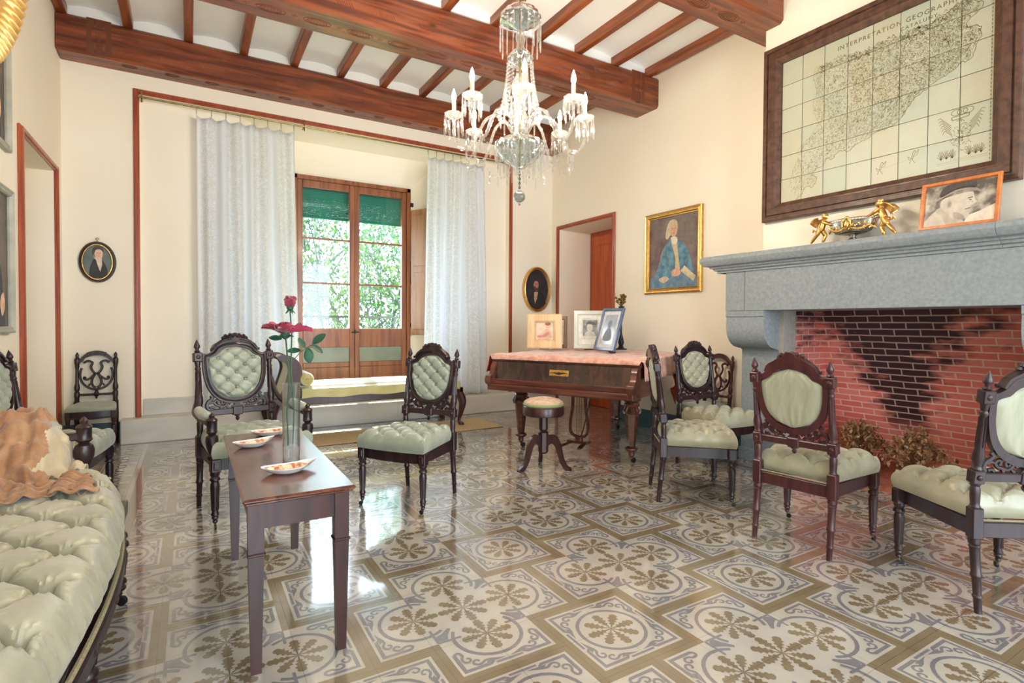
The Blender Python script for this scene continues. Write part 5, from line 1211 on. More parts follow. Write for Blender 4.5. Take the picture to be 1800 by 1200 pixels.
for k in range(14): a.line([(-.16+.012*k, -.02-.015*k), (-.14+.012*k, -.12-.01*k)], .003, (.22,.40,.50))
b = a.mb; build('canvas', b, None, t, False, recalc=False)
# round miniature, window wall left
t = hang('oval_portrait', 'small round portrait of a dark-haired man in a black frame, left of the window', 'painting', (-.705, YB, 1.625), 0)
b = MB(); oval_frame(b, .136, .182, [(0,0),(0,.014),(.006,.022),(.016,.022),(.022,.014),(.024,.014)], M['blk']); oval_frame(b, .113, .159, [(0,.010),(.002,.018),(.008,.018),(.010,.008)], M['gold']); build('frame', b, None, t, True, 50)
b = MB(); b.tube([(0,-.008,.18),(0,-.008,.196)], .004, 6); b.tube([(.012*math.cos(q), -.008, .205+.008*math.sin(q)) for q in [k*PI/5 for k in range(10)]], .0028, 5, None, None, True); build('hanging_ring', b, M['brass'], t)
a = Art(); a.e(0,0,.105,.151, mat('miniature_ground', (.10,.14,.125), .5, c2=(.17,.20,.18), scale=9), 32)
a.p([(-.058,-.135),(-.055,-.05),(-.03,.02),(.0,.045),(.032,.02),(.055,-.02),(.070,-.07),(.06,-.125),(0,-.148)], (.035,.033,.038), n=4); a.p([(-.018,.045),(.03,.045),(.032,-.02),(.018,-.085),(.0,-.03)], (.60,.55,.45)); a.p([(-.030,.06),(-.022,.03),(.0,.01),(-.02,.035)], (.62,.58,.50))
a.e(.008,.075,.030,.052, skin2); a.p([(-.035,.06),(-.040,.10),(-.02,.135),(.015,.14),(.042,.12),(.040,.09),(.02,.112),(-.01,.108),(-.022,.08)], (.07,.055,.045), n=4); a.e(0,.082,.004,.003,(.1,.06,.05)); a.e(.020,.082,.004,.003,(.1,.06,.05)); a.line([(.011,.08),(.013,.066),(.008,.064)], .003, (.5,.28,.2)); a.line([(.003,.051),(.018,.051)], .003, (.5,.18,.14))
build('canvas', a.mb, None, t, False, recalc=False)
# oval portrait, right of the window
t = hang('oval_portrait', 'gilt oval portrait of a bearded man on near-black ground, right corner', 'painting', (3.955, YB, 1.555), 0)
b = MB(); oval_frame(b, .222, .300, [(0,0),(0,.022),(.008,.036),(.020,.038),(.030,.026),(.036,.028),(.040,.018)], M['gold']); build('frame', b, None, t, True, 50)
a = Art(); a.e(0,0,.186,.264, mat('dark_portrait_ground', (.018,.016,.024), .4, c2=(.04,.035,.045), scale=6), 40)
a.p([(-.12,-.20),(-.10,-.08),(-.05,-.02),(.05,-.02),(.12,-.08),(.14,-.19),(0,-.258)], (.014,.012,.016), n=4); a.p([(-.035,-.035),(.03,-.03),(.01,-.12),(-.02,-.19),(-.035,-.12)], (.42,.27,.18)); a.e(-.005,.065,.040,.062,(.36,.15,.10)); a.p([(-.048,.07),(-.040,.115),(0,.135),(.045,.12),(.050,.06),(.035,.10),(0,.11),(-.03,.10)], (.03,.02,.018), n=3)
a.p([(-.036,.05),(-.03,.0),(-.0,-.03),(.03,.0),(.042,.05),(.02,.025),(-.01,.030)], (.07,.035,.03), n=3); a.e(-.02,.075,.007,.004,(.05,.02,.02)); a.e(.014,.075,.007,.004,(.05,.02,.02)); a.line([(-.004,.08),(-.008,.052),(.0,.05)], .004, (.5,.24,.16)); a.e(-.008,.104,.018,.009,(.46,.21,.14))
build('canvas', a.mb, None, t, False, recalc=False)
# left wall pictures and gilt mirror
frm = mat('grey_green_frame', (.36,.36,.30), .5, c2=(.48,.47,.40), scale=9)
for (yc, zc, w_, h_, lab, lay) in ((4.06, 1.455, .70, .86, 'dark portrait in a thin grey frame, the lower one beside the left doorway', 0), (4.03, 2.59, .70, .96, 'dark portrait in a thin grey frame, the upper one partly behind the gilt mirror', 1)):
    t = hang('framed_portrait', lab, 'painting', (XL, yc, zc), PI/2, 0, 'dark portraits on the left wall'); b = MB(); rect_frame(b, w_, h_, .04, [(0,0),(0,.028),(.010,.034),(.020,.024),(.032,.028),(.040,.016),(.040,.004)], frm); build('frame', b, None, t, True, 30)
    a = Art(); X_, Z_ = w_/2-.04, h_/2-.04; a.p([(-X_,-Z_),(X_,-Z_),(X_,Z_),(-X_,Z_)], mat('brown_ground_%d' % lay, (.10,.075,.06), .45, c2=(.17,.13,.11), scale=5))
    a.p([(-.25,-Z_),(-.18,-.05),(-.06,.06),(.06,.06),(.20,-.05),(.27,-Z_)], (.05,.055,.07), n=0); a.p([(-.03,.06),(.05,.06),(.03,-.08),(.0,-.12)], (.55,.50,.42)); a.e(.01,.14,.065,.09, skin); a.p([(-.06,.14),(-.05,.23),(.01,.26),(.075,.22),(.08,.14),(.05,.19),(0,.2)], (.05,.035,.03), n=3); a.e(-.012,.15,.008,.005,(.08,.05,.04)); a.e(.032,.15,.008,.005,(.08,.05,.04)); a.line([(.01,.145),(.014,.115),(.004,.113)], .004, (.42,.22,.15)); a.line([(-.008,.09),(.026,.09)], .005, (.42,.14,.11)); a.p([(.17,-.22),(.23,-.19),(.25,-.27),(.20,-.33),(.16,-.28)], skin2, n=3)
    build('canvas', a.mb, None, t, False, recalc=False)
t = hang('gilt_mirror', 'ornate fluted gilt oval mirror leaning from the left wall at the top corner', 'mirror', (-.70, 2.97, 2.62), PI/2, math.radians(9))
b = MB(); n = 96
for j, (d, y) in enumerate([(0,0),(0,.03),(.02,.06),(.06,.075),(.10,.06),(.13,.035),(.13,.01)][:6]):
    pass
def gm(u, v):
    a_ = 2*PI*u; pr2 = [(0,-.02),(0,.03),(.02,.06),(.06,.078),(.10,.06),(.13,.03),(.13,-.01)]; i = v*(len(pr2)-1); j = min(int(i), len(pr2)-2); f = i-j
    d = pr2[j][0]*(1-f)+pr2[j+1][0]*f; y = pr2[j][1]*(1-f)+pr2[j+1][1]*f; fl_ = .010*math.cos(a_*64)*math.sin(PI*v)
    return ((.36-d+fl_*.5)*math.cos(a_), -y-fl_, (.50-d+fl_*.5)*math.sin(a_))
b.grid(gm, 512, 18, M['goldp']); build('frame', b, None, t, True, 60, False)
b = MB(); b.poly([(x, -.004, z) for x, z in ell(0,0,.235,.375,48)]); build('mirror_glass', b, mat('mirror_glass', (.8,.8,.8), .03, 1), t, False)
b = MB(); b.tube([(0,.01,.48), (0,.12,.50), (0,.247,.50)], .006, 6); b.tube([(0,.01,-.49), (0,.17,-.52), (0,.175,-.52)], .008, 6); build('bracket', b, M['brass'], t)
# ================================================================ TILED MAP
t = hang('tiled_map', 'large framed antique map of a coast painted on ceramic tiles above the fireplace', 'map', (3.81, 1.85, 2.525), -PI/2)
b = MB(); rect_frame(b, 1.50, 1.29, .13, [(0,0),(0,.050),(.006,.054),(.030,.054),(.034,.044),(.040,.044),(.044,.058),(.085,.062),(.090,.050),(.096,.050),(.102,.046),(.128,.026),(.128,.004)], M['mapw']); build('frame', b, None, t, False)
GW, GH = 1.246/8, 1.036/6; gx, gz = -.623, -.518
tile_m = [mat('map_tile_%d' % k, c, .42, c2=tuple(x*.94 for x in c), scale=5) for k, c in enumerate([(.45,.47,.36),(.48,.49,.38),(.44,.47,.37),(.48,.47,.35)])]
ink = mat('map_ink', (.17,.15,.06), .3); ink2 = mat('map_ink_faint', (.32,.29,.16), .3); grout = mat('map_grout', (.12,.05,.02), .7)
b = MB(); b.poly([(gx,-.004,gz),(-gx,-.004,gz),(-gx,-.004,-gz),(gx,-.004,-gz)], grout); rr = random.Random(21)
for i in range(8):
    for j in range(6):
        g_ = .0016*rr.uniform(.8,1.5); b.box(gx+i*GW+g_, gx+(i+1)*GW-g_, -.0095, -.004, gz+j*GH+g_*.8, gz+(j+1)*GH-g_*.8, tile_m[rr.randint(0,3)], .0012)
Y_ = -.0100
def mp_(u, v): return (gx+u*GW, gz+v*GH)
def ml(pts, w_, m, yy=Y_, cell=True):
    for (a_, c_) in zip(pts, pts[1:]):
        A, B = Vector(mp_(*a_)), Vector(mp_(*c_)); d = B-A
        if d.length < 1e-5: continue
        d.normalize(); n_ = Vector((-d.y, d.x))*w_/2
        b.add([(A.x-n_.x, yy, A.y-n_.y),(B.x-n_.x, yy, B.y-n_.y),(B.x+n_.x, yy, B.y+n_.y),(A.x+n_.x, yy, A.y+n_.y)], [(0,1,2,3)], m)
coast = [(.75,.05),(1.05,.25),(1.2,.5),(1.55,.45),(1.7,.75),(1.5,.95),(1.75,1.15),(2.0,1.2),(2.15,1.45),(2.4,1.35),(2.6,1.55),(2.9,1.6),(3.1,1.5),(3.4,1.7),(3.8,1.8),(4.1,1.95),(4.5,1.95),(4.9,2.1),(5.2,2.35),(5.5,2.75),(5.9,2.95),(6.3,3.15),(6.7,3.25),(7.0,3.45),(7.3,3.5),(7.45,3.9),(7.6,4.2),(7.5,4.5),(7.2,4.55),(7.15,4.75),(7.5,4.95),(7.62,5.2),(7.4,5.3),(7.35,5.6),(7.5,5.9)]
north = [(7.1,5.55),(6.5,5.3),(6.0,5.15),(5.4,5.2),(4.9,5.1),(4.3,5.2),(3.6,5.1),(2.9,5.25),(2.2,5.15),(1.7,5.3),(1.5,4.9),(1.65,4.3),(1.5,3.6),(1.75,3.0),(1.4,2.5),(.9,2.2),(.8,1.7),(.55,1.2),(.4,.6)]
def wob(pts, n, amp, sd):
    r_ = random.Random(sd); return [(x+r_.uniform(-amp, amp), y+r_.uniform(-amp, amp)) for x, y in sp2(pts, n)]
ml(wob(coast, 5, .035, 2), .0030, ink); ml(wob(north, 5, .03, 3), .0020, ink2)
land = coast+north
def inside(x, y):
    c_ = False; n = len(land)
    for i in range(n):
        (x0, y0), (x1, y1) = land[i], land[(i+1) % n]
        if (y0 > y) != (y1 > y) and x < (x1-x0)*(y-y0)/(y1-y0)+x0: c_ = not c_
    return c_
cnt = 0
while cnt < 7000:
    u, v = rr.uniform(.4, 7.6), rr.uniform(.1, 5.9)
    if not inside(u, v): continue
    if rr.random() > min(1, .25+.12*u) : continue
    cnt += 1; a_ = rr.uniform(0, PI) if v > 3 else rr.uniform(-.6, 1.2); l_ = rr.uniform(.02, .075)
    ml([(u, v), (u+l_*math.cos(a_), v+l_*math.sin(a_)), (u+l_*1.6*math.cos(a_+.7), v+l_*1.6*math.sin(a_+.7))], rr.uniform(.0010, .0020), ink if rr.random() < .42 else ink2)
for k in range(150):   # mountain chain along the north
    u = rr.uniform(1.8, 7.3); v = 5.12+rr.uniform(-.16,.14)+.05*math.sin(u*3)+(.25 if u > 6 else 0)*(u-6); s_ = rr.uniform(.04,.075); ml([(u-s_, v-s_*.7), (u, v+s_*.7), (u+s_, v-s_*.7)], .0022, ink)
for k in range(14):    # rivers
    u, v = rr.uniform(1.7, 6.8), rr.uniform(3.4, 4.9); P = [(u, v)]
    for q in range(9): u += rr.uniform(-.05,.16); v -= rr.uniform(.04,.22); P.append((u, v))
    P = [p for p in P if inside(*p)]; ml(P, .0016, ink2)
for k in range(60): u, v = rr.uniform(3.2, 7.8), rr.uniform(.4, 3); (not inside(u, v)) and ml([(u, v), (u+.03, v+.01)], .0016, ink2)
# cartouche with crown, wings and leaves; two small winged figures
for q in (0, 1, 2): ml([(6.9+.18*q+.16*math.cos(a_), 1.86+.10*math.sin(a_)) for a_ in [k*PI/8 for k in range(17)]], .0035, ink)
ml([(6.75,1.72),(7.3,1.76),(7.28,1.66),(6.78,1.62),(6.75,1.72)], .004, ink)
for sg, x0 in ((-1, 6.75), (1, 7.32)):
    for k in range(6): ml([(x0, 1.15+.06*k), (x0+sg*(.20+.03*k), 1.35+.09*k), (x0+sg*(.26+.035*k), 1.22+.11*k)], .0030, ink)
for k in range(110):
    a_ = rr.uniform(0, 2*PI); r_ = rr.uniform(.05, .36); u, v = 7.05+r_*math.cos(a_)*.8, 1.1+r_*math.sin(a_)*1.5; ml([(u, v), (u+rr.uniform(-.08,.08), v+rr.uniform(-.08,.08))], .0028, ink)
for x0 in (6.45, 6.62, 6.8, 7.3, 7.5, 7.66):
    for k in range(7): a_ = PI/2+(k-3)*.42; ml([(x0, .38), (x0+.13*math.cos(a_), .42+.26*math.sin(a_))], .003, ink)
ml([(6.3,.26),(7.85,.30)], .003, ink2); ml([(6.3,.20),(7.85,.24)], .002, ink2); ml([(6.75,.55),(7.35,.58),(7.35,.34),(6.75,.32),(6.75,.55)], .0025, ink2)
for x0, y0 in ((4.35,.45), (5.5,.60)):
    ml([(x0,y0),(x0+.05,y0+.18),(x0+.12,y0+.26),(x0+.08,y0+.33),(x0+.02,y0+.28),(x0-.02,y0+.10),(x0-.10,y0-.10)], .0035, ink)
    ml([(x0+.06,y0+.2),(x0+.22,y0+.34),(x0+.16,y0+.16),(x0+.06,y0+.12)], .0028, ink); ml([(x0,y0+.05),(x0-.16,y0+.16),(x0-.10,y0+.02)], .0028, ink); ml([(x0+.02,y0),(x0+.10,y0-.12)], .003, ink)
ml([(4.5,.55),(5.4,.66)], .0018, ink2)
for k in range(46): ml([(7.90,.1+k*.125),(7.90,.17+k*.125)], .004, ink)
mo = build('tiles', b, None, t, False, recalc=False)
def text_into(parent, name, s_, size, x, y, z, m, spread=1.15):
    cu_ = bpy.data.curves.new(name, 'FONT'); cu_.body = s_; cu_.size = size; cu_.space_character = spread; cu_.extrude = .0004
    to = bpy.data.objects.new(name, cu_); COL.objects.link(to); dg = bpy.context.evaluated_depsgraph_get(); dg.update(); me = bpy.data.meshes.new_from_object(to.evaluated_get(dg)); bpy.data.objects.remove(to)
    me.materials.clear(); me.materials.append(m); o = bpy.data.objects.new(name, me); COL.objects.link(o); o.parent = parent; o.location = (x, y, z); o.rotation_euler = (PI/2, 0, 0); return o
text_into(t, 'lettering', 'INTERPRETATION GEOGRAPHI', .040, gx+2.55*GW, -.0105, gz+5.55*GH, ink, 1.25)
text_into(t, 'lettering', 'CATALUNY', .030, gx+5.0*GW, -.0105, gz+5.32*GH, ink, 1.35)
# ================================================================ ON THE MANTEL
t = thing('framed_photograph', 'orange wood framed sepia photograph of a man in a felt hat on the mantel', 'photograph', (3.685, 1.335, 1.648+.1375), -PI/2); t.rotation_euler = (math.radians(-9), 0, -PI/2)
b = MB(); rect_frame(b, .365, .275, .02, [(0,-.006),(0,.010),(.003,.013),(.016,.013),(.020,.006),(.020,.001)], M['orw']); b.box(-.178, .178, .004, .008, -.133, .133, M['brownw']); build('frame', b, None, t, False)
se = [(.50,.44,.36),(.055,.045,.04),(.20,.17,.14),(.62,.55,.45)]
a = Art(); a.p([(-.163,-.118),(.163,-.118),(.163,.118),(-.163,.118)], mat('sepia_background', (.10,.085,.07), .3, c2=(.52,.47,.39), scale=16, detail=3, lo=.42, hi=.66))
a.p([(.03,-.118),(.163,-.118),(.163,-.03),(.10,-.06),(.04,-.08)], se[3]); a.p([(-.163,-.118),(-.150,-.075),(-.115,-.035),(-.085,-.02),(-.03,-.04),(.01,-.09),(.02,-.118)], se[0], n=3); a.p([(-.11,-.03),(-.075,-.015),(-.02,-.075),(.0,-.118),(-.05,-.118),(-.08,-.06)], (.42,.36,.29), n=3)
a.p([(-.080,.03),(-.085,-.01),(-.05,-.055),(-.02,-.09),(.02,-.098),(.048,-.085),(.052,-.055),(.058,-.045),(.052,-.035),(.060,-.022),(.082,-.010),(.070,.012),(.066,.035),(.05,.055),(-.04,.045)], se[0], n=4)
a.e(-.045,-.002,.014,.024,(.40,.34,.27)); a.e(-.044,-.002,.007,.014,(.26,.21,.17)); a.line([(.030,-.042),(.054,-.038)], .006, (.16,.12,.10)); a.line([(.040,.018),(.062,.022)], .005, se[1]); a.e(.052,.008,.006,.003,se[1]); a.line([(.058,.0),(.064,-.010)], .004, (.30,.25,.20)); a.p([(-.02,-.05),(.02,-.07),(.03,-.095),(-.01,-.09)], (.34,.28,.22), n=3)
a.p([(-.112,.020),(-.06,.050),(.0,.068),(.06,.062),(.098,.042),(.10,.05),(.06,.078),(.0,.085),(-.06,.072),(-.112,.03)], (.30,.25,.20), n=3); a.p([(-.088,.045),(-.085,.085),(-.06,.112),(.0,.118),(.06,.115),(.072,.095),(.072,.072),(.04,.078),(-.02,.076)], se[1], n=3); a.line([(-.085,.05),(-.02,.082),(.04,.088),(.072,.078)], .006, (.02,.016,.014))
build('print', a.mb, None, t, False, recalc=False); b = MB(); b.box(-.03, .03, .008, .012, -.13, .06); build('stand_strut', b, M['brownw'], t)
# silver-gilt centrepiece with two winged children
t = thing('centrepiece_bowl', 'silver and gilt centrepiece bowl carried by two winged cherubs on the mantel', 'centrepiece', (3.695, 1.90, 1.6455))
b = MB(); b.lathe([(.001,.0),(.030,.0),(.034,.006),(.022,.014),(.012,.024),(.014,.034),(.026,.040),(.055,.045),(.058,.050)], 24, M['silver'], Matrix.Diagonal((1,1.25,1,1)))
b.lathe([(.058,.050),(.075,.056),(.092,.080),(.098,.105),(.104,.128),(.100,.128),(.092,.104),(.07,.075),(.0,.065)], 36, M['silver'], Matrix.Diagonal((.72,1.45,1,1)), False); build('bowl', b, None, t)
b = MB(); E_ = lambda a_, r_, z: (.72*r_*math.cos(a_), 1.45*r_*math.sin(a_), z)
b.tube([E_(k*PI/18, .106, .140) for k in range(36)], .0025, 5, None, None, True); b.tube([E_(k*PI/18, .104, .124) for k in range(36)], .0028, 5, None, None, True)
for k in range(48): b.tube([E_(k*PI/24, .104, .126), E_(k*PI/24+.065, .1055, .133), E_(k*PI/24, .106, .140)], .0014, 4)
build('pierced_rim', b, M['silver'], t)
b = MB()
for k in range(40):
    a_ = PI*.55+k*PI*.9/39; b.sph(E_(a_, .100, .088-.020*abs(math.sin((a_-PI)*3.3))), .0062, None, 6)
for k in range(60):
    a_ = rr.uniform(.5*PI, 1.5*PI); b.sph(E_(a_, .094+.006*rr.random(), rr.uniform(.066,.11)), rr.uniform(.003,.007), None, 5)
b.sph((-.080, 0, .105), .020, None, 10, None, (.6,.8,1.3)); b.sph((-.078, 0, .142), .014, None, 10, None, (.7,1,.9))
for sg in (-1, 1): b.tube([(-.08,sg*.01,.13),(-.084,sg*.025,.12),(-.082,sg*.026,.09),(-.08,sg*.012,.08)], .005, 6)
build('gilt_garland', b, M['gold'], t)
def cherub(par, y, sg, s=1.0):
    # sg: +1 stands at the far end and looks towards the bowl at -y
    b = MB(); T_ = TR(-.03, y, 0) @ Matrix.Diagonal((s, s*sg, s, 1))
    hip = (0,.012,.098); sh = (0,-.004,.150)
    b.tube([hip,(0,.008,.112),(0,.0,.132),(0,-.006,.150),(0,-.008,.162),(0,-.010,.172)], [.018,.020,.019,.018,.009,.009], 12, None, T_)
    b.sph((0,-.014,.186), .0215, None, 14, T_, (.92,1,1.05)); b.sph((0,-.035,.183), .0045, None, 6, T_); b.sph((0,-.030,.176), .007, None, 8, T_)
    for q in range(10): b.sph((.013*math.cos(q*.63), -.010+.013*math.sin(q*.63), .200+.003*(q%2)), .0062, None, 7, T_)
    b.tube([(.012,.012,.100),(.016,-.006,.066),(.016,-.010,.058),(.014,.004,.024),(.014,.006,.010),(.014,-.012,.004)], [.017,.015,.012,.011,.007,.006], 10, None, T_)
    b.tube([(-.012,.014,.100),(-.014,.030,.070),(-.014,.036,.060),(-.014,.060,.032),(-.014,.072,.014),(-.014,.068,.003)], [.017,.015,.012,.011,.007,.006], 10, None, T_)
    for x in (.018,-.018): b.tube([(x,-.006,.156),(x*1.3,-.026,.140),(x*1.1,-.052,.126),(x,-.066,.124)], [.010,.009,.007,.006], 8, None, T_)
    for x in (.018,-.018): b.sph((x,-.070,.124), .007, None, 6, T_)
    b.sph((0,.032,.095), .013, None, 8, T_, (1.4,.8,1)); b.tube([(.02,.02,.10),(.0,.05,.092),(-.01,.060,.105),(.0,.068,.088)], .006, 6, None, T_)
    o = build('cherub', b, M['gold'], par); r_ = o.modifiers.new('fuse', 'REMESH'); r_.mode = 'VOXEL'; r_.voxel_size = .0026; r_.use_smooth_shade = True
    for x in (1, -1):
        w_ = MB(); w_.grid(lambda u, v, x=x: (x*(.008+.030*v*(1-.3*u)), .014+.058*u*(.3+.7*v)**.5+.004*math.sin(v*20), .150+.030*v-.034*u+.012*math.sin(PI*u)), 8, 8, None, T_); wo = build('wing', w_, M['gold'], o); m_ = wo.modifiers.new('t', 'SOLIDIFY'); m_.thickness = .003
cherub(t, .178, 1, .98); cherub(t, -.185, -1, 1.12)
# ================================================================ DRIED FLOWERS, ANDIRON
def dried(label, x, y, seed, s=1.0):
    t = thing('dried_flower_basket', label, 'dried flowers', (x, y, .036), 0, 'dried flower arrangements in the hearth'); r_ = random.Random(seed)
    b = MB(); b.lathe([(.05,0),(.065,.04),(.08,.10),(.083,.105),(.075,.10),(.0,.09)], 18, None, None, False); b.tube([(.084*math.cos(k*PI/9), .084*math.sin(k*PI/9), .104) for k in range(18)], .007, 6, None, None, True); build('basket', b, M['basket'], t)
    b = MB(); b2 = MB(); b3 = MB()
    for k in range(150):
        a_ = r_.uniform(0, 2*PI); q = r_.uniform(0, 1)**.6; tip = (s*.20*q*math.cos(a_), s*.20*q*math.sin(a_), .13+s*(.17*(1-q*q)+r_.uniform(-.03,.08))); mid = (tip[0]*.45, tip[1]*.45, .10+(tip[2]-.10)*.65)
        b.tube([(tip[0]*.2, tip[1]*.2, .08), mid, tip], .0016, 4)
        for e_ in range(5):
            p = Vector(tip)+Vector((r_.gauss(0,.018), r_.gauss(0,.018), r_.gauss(0,.018))); Rm = Matrix.Rotation(r_.uniform(0,6.3), 3, 'Z') @ Matrix.Rotation(r_.uniform(0,3.1), 3, 'X'); z_ = r_.uniform(.010,.022)
            (b if r_.random() < .6 else b2).add([p+Rm @ Vector(v)*z_ for v in ((0,-.9,0),(.5,-.2,.25),(.35,.6,.1),(0,1,.3),(-.35,.6,.1),(-.5,-.2,.25))], [(0,1,2,3),(0,3,4,5)])
    for k in range(4):
        a_ = r_.uniform(0, 2*PI); q = r_.uniform(.3,.8); p = (s*.17*q*math.cos(a_), s*.17*q*math.sin(a_), .20+r_.uniform(0,.06)); b3.sph(p, .014, None, 7, None, (1,1,.8))
    build('dried_stems', b, M['dried'], t, False, recalc=False); build('dried_leaves', b2, M['dried2'], t, False, recalc=False); build('pale_blossoms', b3, M['paper'], t)
dried('left basket of brown dried leaves and flowers on the hearth by the brick wall', 4.36, 2.17, 5, .88); dried('right basket of brown dried leaves and flowers on the hearth', 4.20, 1.73, 6, .92)
t = thing('brass_andiron', 'turned brass andiron in the fireplace behind the right-hand chair', 'andiron', (4.03, 1.245, .036))
b = MB(); b.lathe([(.010,.05),(.014,.12),(.010,.14),(.026,.17),(.026,.19),(.012,.205),(.022,.225),(.030,.245),(.022,.27),(.010,.285),(.018,.30),(.022,.315),(.014,.335),(.006,.35),(.010,.362),(.004,.385),(.001,.39)], 18); build('shaft', b, M['gold'], t)
b = MB()
for sg in (-1, 1): b.tube([(0,0,.06),(0,sg*.05,.045),(0,sg*.085,.012),(0,sg*.10,.004)], .009, 8)
b.tube([(0,0,.06),(.15,0,.055),(.32,0,.05),(.33,0,.004)], .009, 6); build('feet', b, M['iron'], t)
# ================================================================ FRAMES AND ORNAMENT ON THE PIANO
ZP = .853
def lean_frame(label, x, y, faceang, w_, h_, fw, fm, art, lean=8, depth=.012, cat='photo frame', roll=0):
    t = thing('standing_photo_frame', label, cat, (x, y, ZP+.5*h_*math.cos(math.radians(lean))+.002), 0, 'picture frames on the piano'); t.rotation_euler = (math.radians(-lean), 0, faceang)
    b = MB(); rect_frame(b, w_, h_, fw, [(0,-depth),(0,depth*.6),(fw*.15,depth),(fw*.8,depth),(fw,depth*.3),(fw,.001)], fm); b.box(-w_/2+.004, w_/2-.004, depth*.2, depth*.9, -h_/2+.004, h_/2-.004, M['brownw']); build('frame', b, None, t, False)
    a = Art(); art(a, w_/2-fw, h_/2-fw); build('picture', a.mb, None, t, False, recalc=False)
    s_ = MB(); s_.add([(-.04,depth,h_*.15),(.04,depth,h_*.15),(.05,depth+h_*.22,-h_*.497),(-.05,depth+h_*.22,-h_*.497)], [(0,1,2,3)]); o = build('easel_strut', s_, M['brownw'], t, False); m_ = o.modifiers.new('t', 'SOLIDIFY'); m_.thickness = .004
    return t
def art_sketch(a, X, Z):
    a.p([(-X,-Z),(X,-Z),(X,Z),(-X,Z)], (.40,.34,.26)); a.p([(-X+.006,-Z+.006),(X-.006,-Z+.006),(X-.006,Z-.006),(-X+.006,Z-.006)], (.66,.52,.40))
    a.p([(-X+.01,-.045),(-.03,-.02),(.0,.01),(.02,.03),(.055,.01),(.07,-.02),(.06,-Z+.01),(-X+.01,-Z+.01)], (.60,.36,.27), n=3); a.p([(-X+.012,-.05),(-.02,-.035),(.03,-.005),(.05,-.03),(0,-.06),(-.05,-.062)], (.44,.22,.15), n=3); a.e(.035,.055,.022,.028,(.62,.38,.29)); a.e(.032,.074,.028,.018,(.28,.12,.08)); a.line([(.012,.05),(.02,.035)], .004, (.45,.2,.15))
def art_small(a, X, Z):
    a.p([(-X,-Z),(X,-Z),(X,Z),(-X,Z)], (.55,.45,.34)); a.p([(-.055,-.06),(.035,-.06),(.035,.05),(-.055,.05)], (.12,.11,.09)); a.e(-.01,.0,.018,.022,(.40,.36,.30)); a.p([(-.045,-.055),(-.03,-.02),(.01,-.02),(.025,-.055)], (.05,.05,.05))
def art_print(a, X, Z):
    a.p([(-X,-Z),(X,-Z),(X,Z),(-X,Z)], (.66,.66,.60)); a.p([(-X*.72,-Z*.66),(X*.8,-Z*.66),(X*.8,Z*.78),(-X*.72,Z*.78)], (.55,.54,.50)); a.p([(-X*.6,-Z*.42),(X*.68,-Z*.42),(X*.68,Z*.66),(-X*.6,Z*.66)], mat('engraving_grey', (.14,.15,.14), .5, c2=(.36,.36,.33), scale=22, detail=6))
    a.e(.0,.02,.030,.038,(.52,.50,.45)); a.p([(-.04,.06),(.0,.085),(.05,.07),(.06,.045),(.0,.055)], (.10,.10,.10), n=3); a.p([(-.05,-.065),(-.03,-.02),(.03,-.02),(.055,-.06)], (.46,.45,.42), n=3); a.e(-.01,.022,.004,.003,(.08,.08,.08)); a.e(.014,.022,.004,.003,(.08,.08,.08)); a.line([(-.006,.0),(.01,.0)], .003, (.2,.15,.14))
def art_blue(a, X, Z):
    a.p([(-X,-Z),(X,-Z),(X,Z),(-X,Z)], (.58,.60,.62)); a.p([(-X*.72,-Z*.8),(X*.72,-Z*.8),(X*.72,Z*.8),(-X*.72,Z*.8)], mat('pale_blue_print', (.32,.36,.42), .15, c2=(.45,.49,.54), scale=9, coat=.8)); a.e(0,.05,.03,.04,(.22,.25,.30)); a.p([(-.06,-.10),(-.03,.0),(.03,.0),(.06,-.10)], (.20,.23,.28), n=3)
def toward(x, y): return math.atan2(y, x)-PI/2    # face the camera at the origin
lean_frame('pale wood framed sketch of a seated child on the piano, leftmost of the frames', 3.02, 4.45, toward(3.02,4.45)+.02, .345, .345, .085, M['palew'], art_sketch, 7, .016)
lean_frame('dark brown frame with a small print, half hidden behind the pale wood frame', 3.20, 4.57, toward(3.20,4.57)-.05, .30, .325, .035, M['brownw'], art_small, 7)
lean_frame('silvery frame with an engraved portrait of a figure in a hat, on the piano', 3.42, 4.24, toward(3.42,4.24)+.05, .315, .385, .045, M['acryl'], art_print, 10)
lean_frame('blue-grey framed pale print turned sideways on the piano, rightmost of the frames', 3.34, 3.86, toward(3.34,3.86)-.90, .30, .41, .028, M['bluef'], art_blue, 17)
t = thing('flower_ornament', 'aged-brass flower ornament on a dark slender stand behind the blue-grey frame', 'ornament', (3.585, 3.965, ZP))
b = MB(); b.lathe([(.055,.0),(.055,.010),(.030,.018),(.020,.04),(.030,.07),(.022,.11),(.010,.16),(.008,.30),(.016,.34),(.022,.40),(.030,.42),(.0,.42)], 16, None, None, False); build('stand', b, M['iron'], t)
b = MB(); r_ = random.Random(9)
for k in range(16):
    a_ = r_.uniform(0, 2*PI); q = r_.uniform(.02, .075); p = (q*math.cos(a_), q*math.sin(a_), .46+r_.uniform(-.02,.07)); b.tube([(0,0,.41), (p[0]*.5, p[1]*.5, .44), p], .003, 5)
    for e_ in range(5): petal(b, p, e_*1.26+k, .55, .026, .026, .006)
    b.sph(p, .007, None, 6)
build('blossoms', b, M['brass'], t)
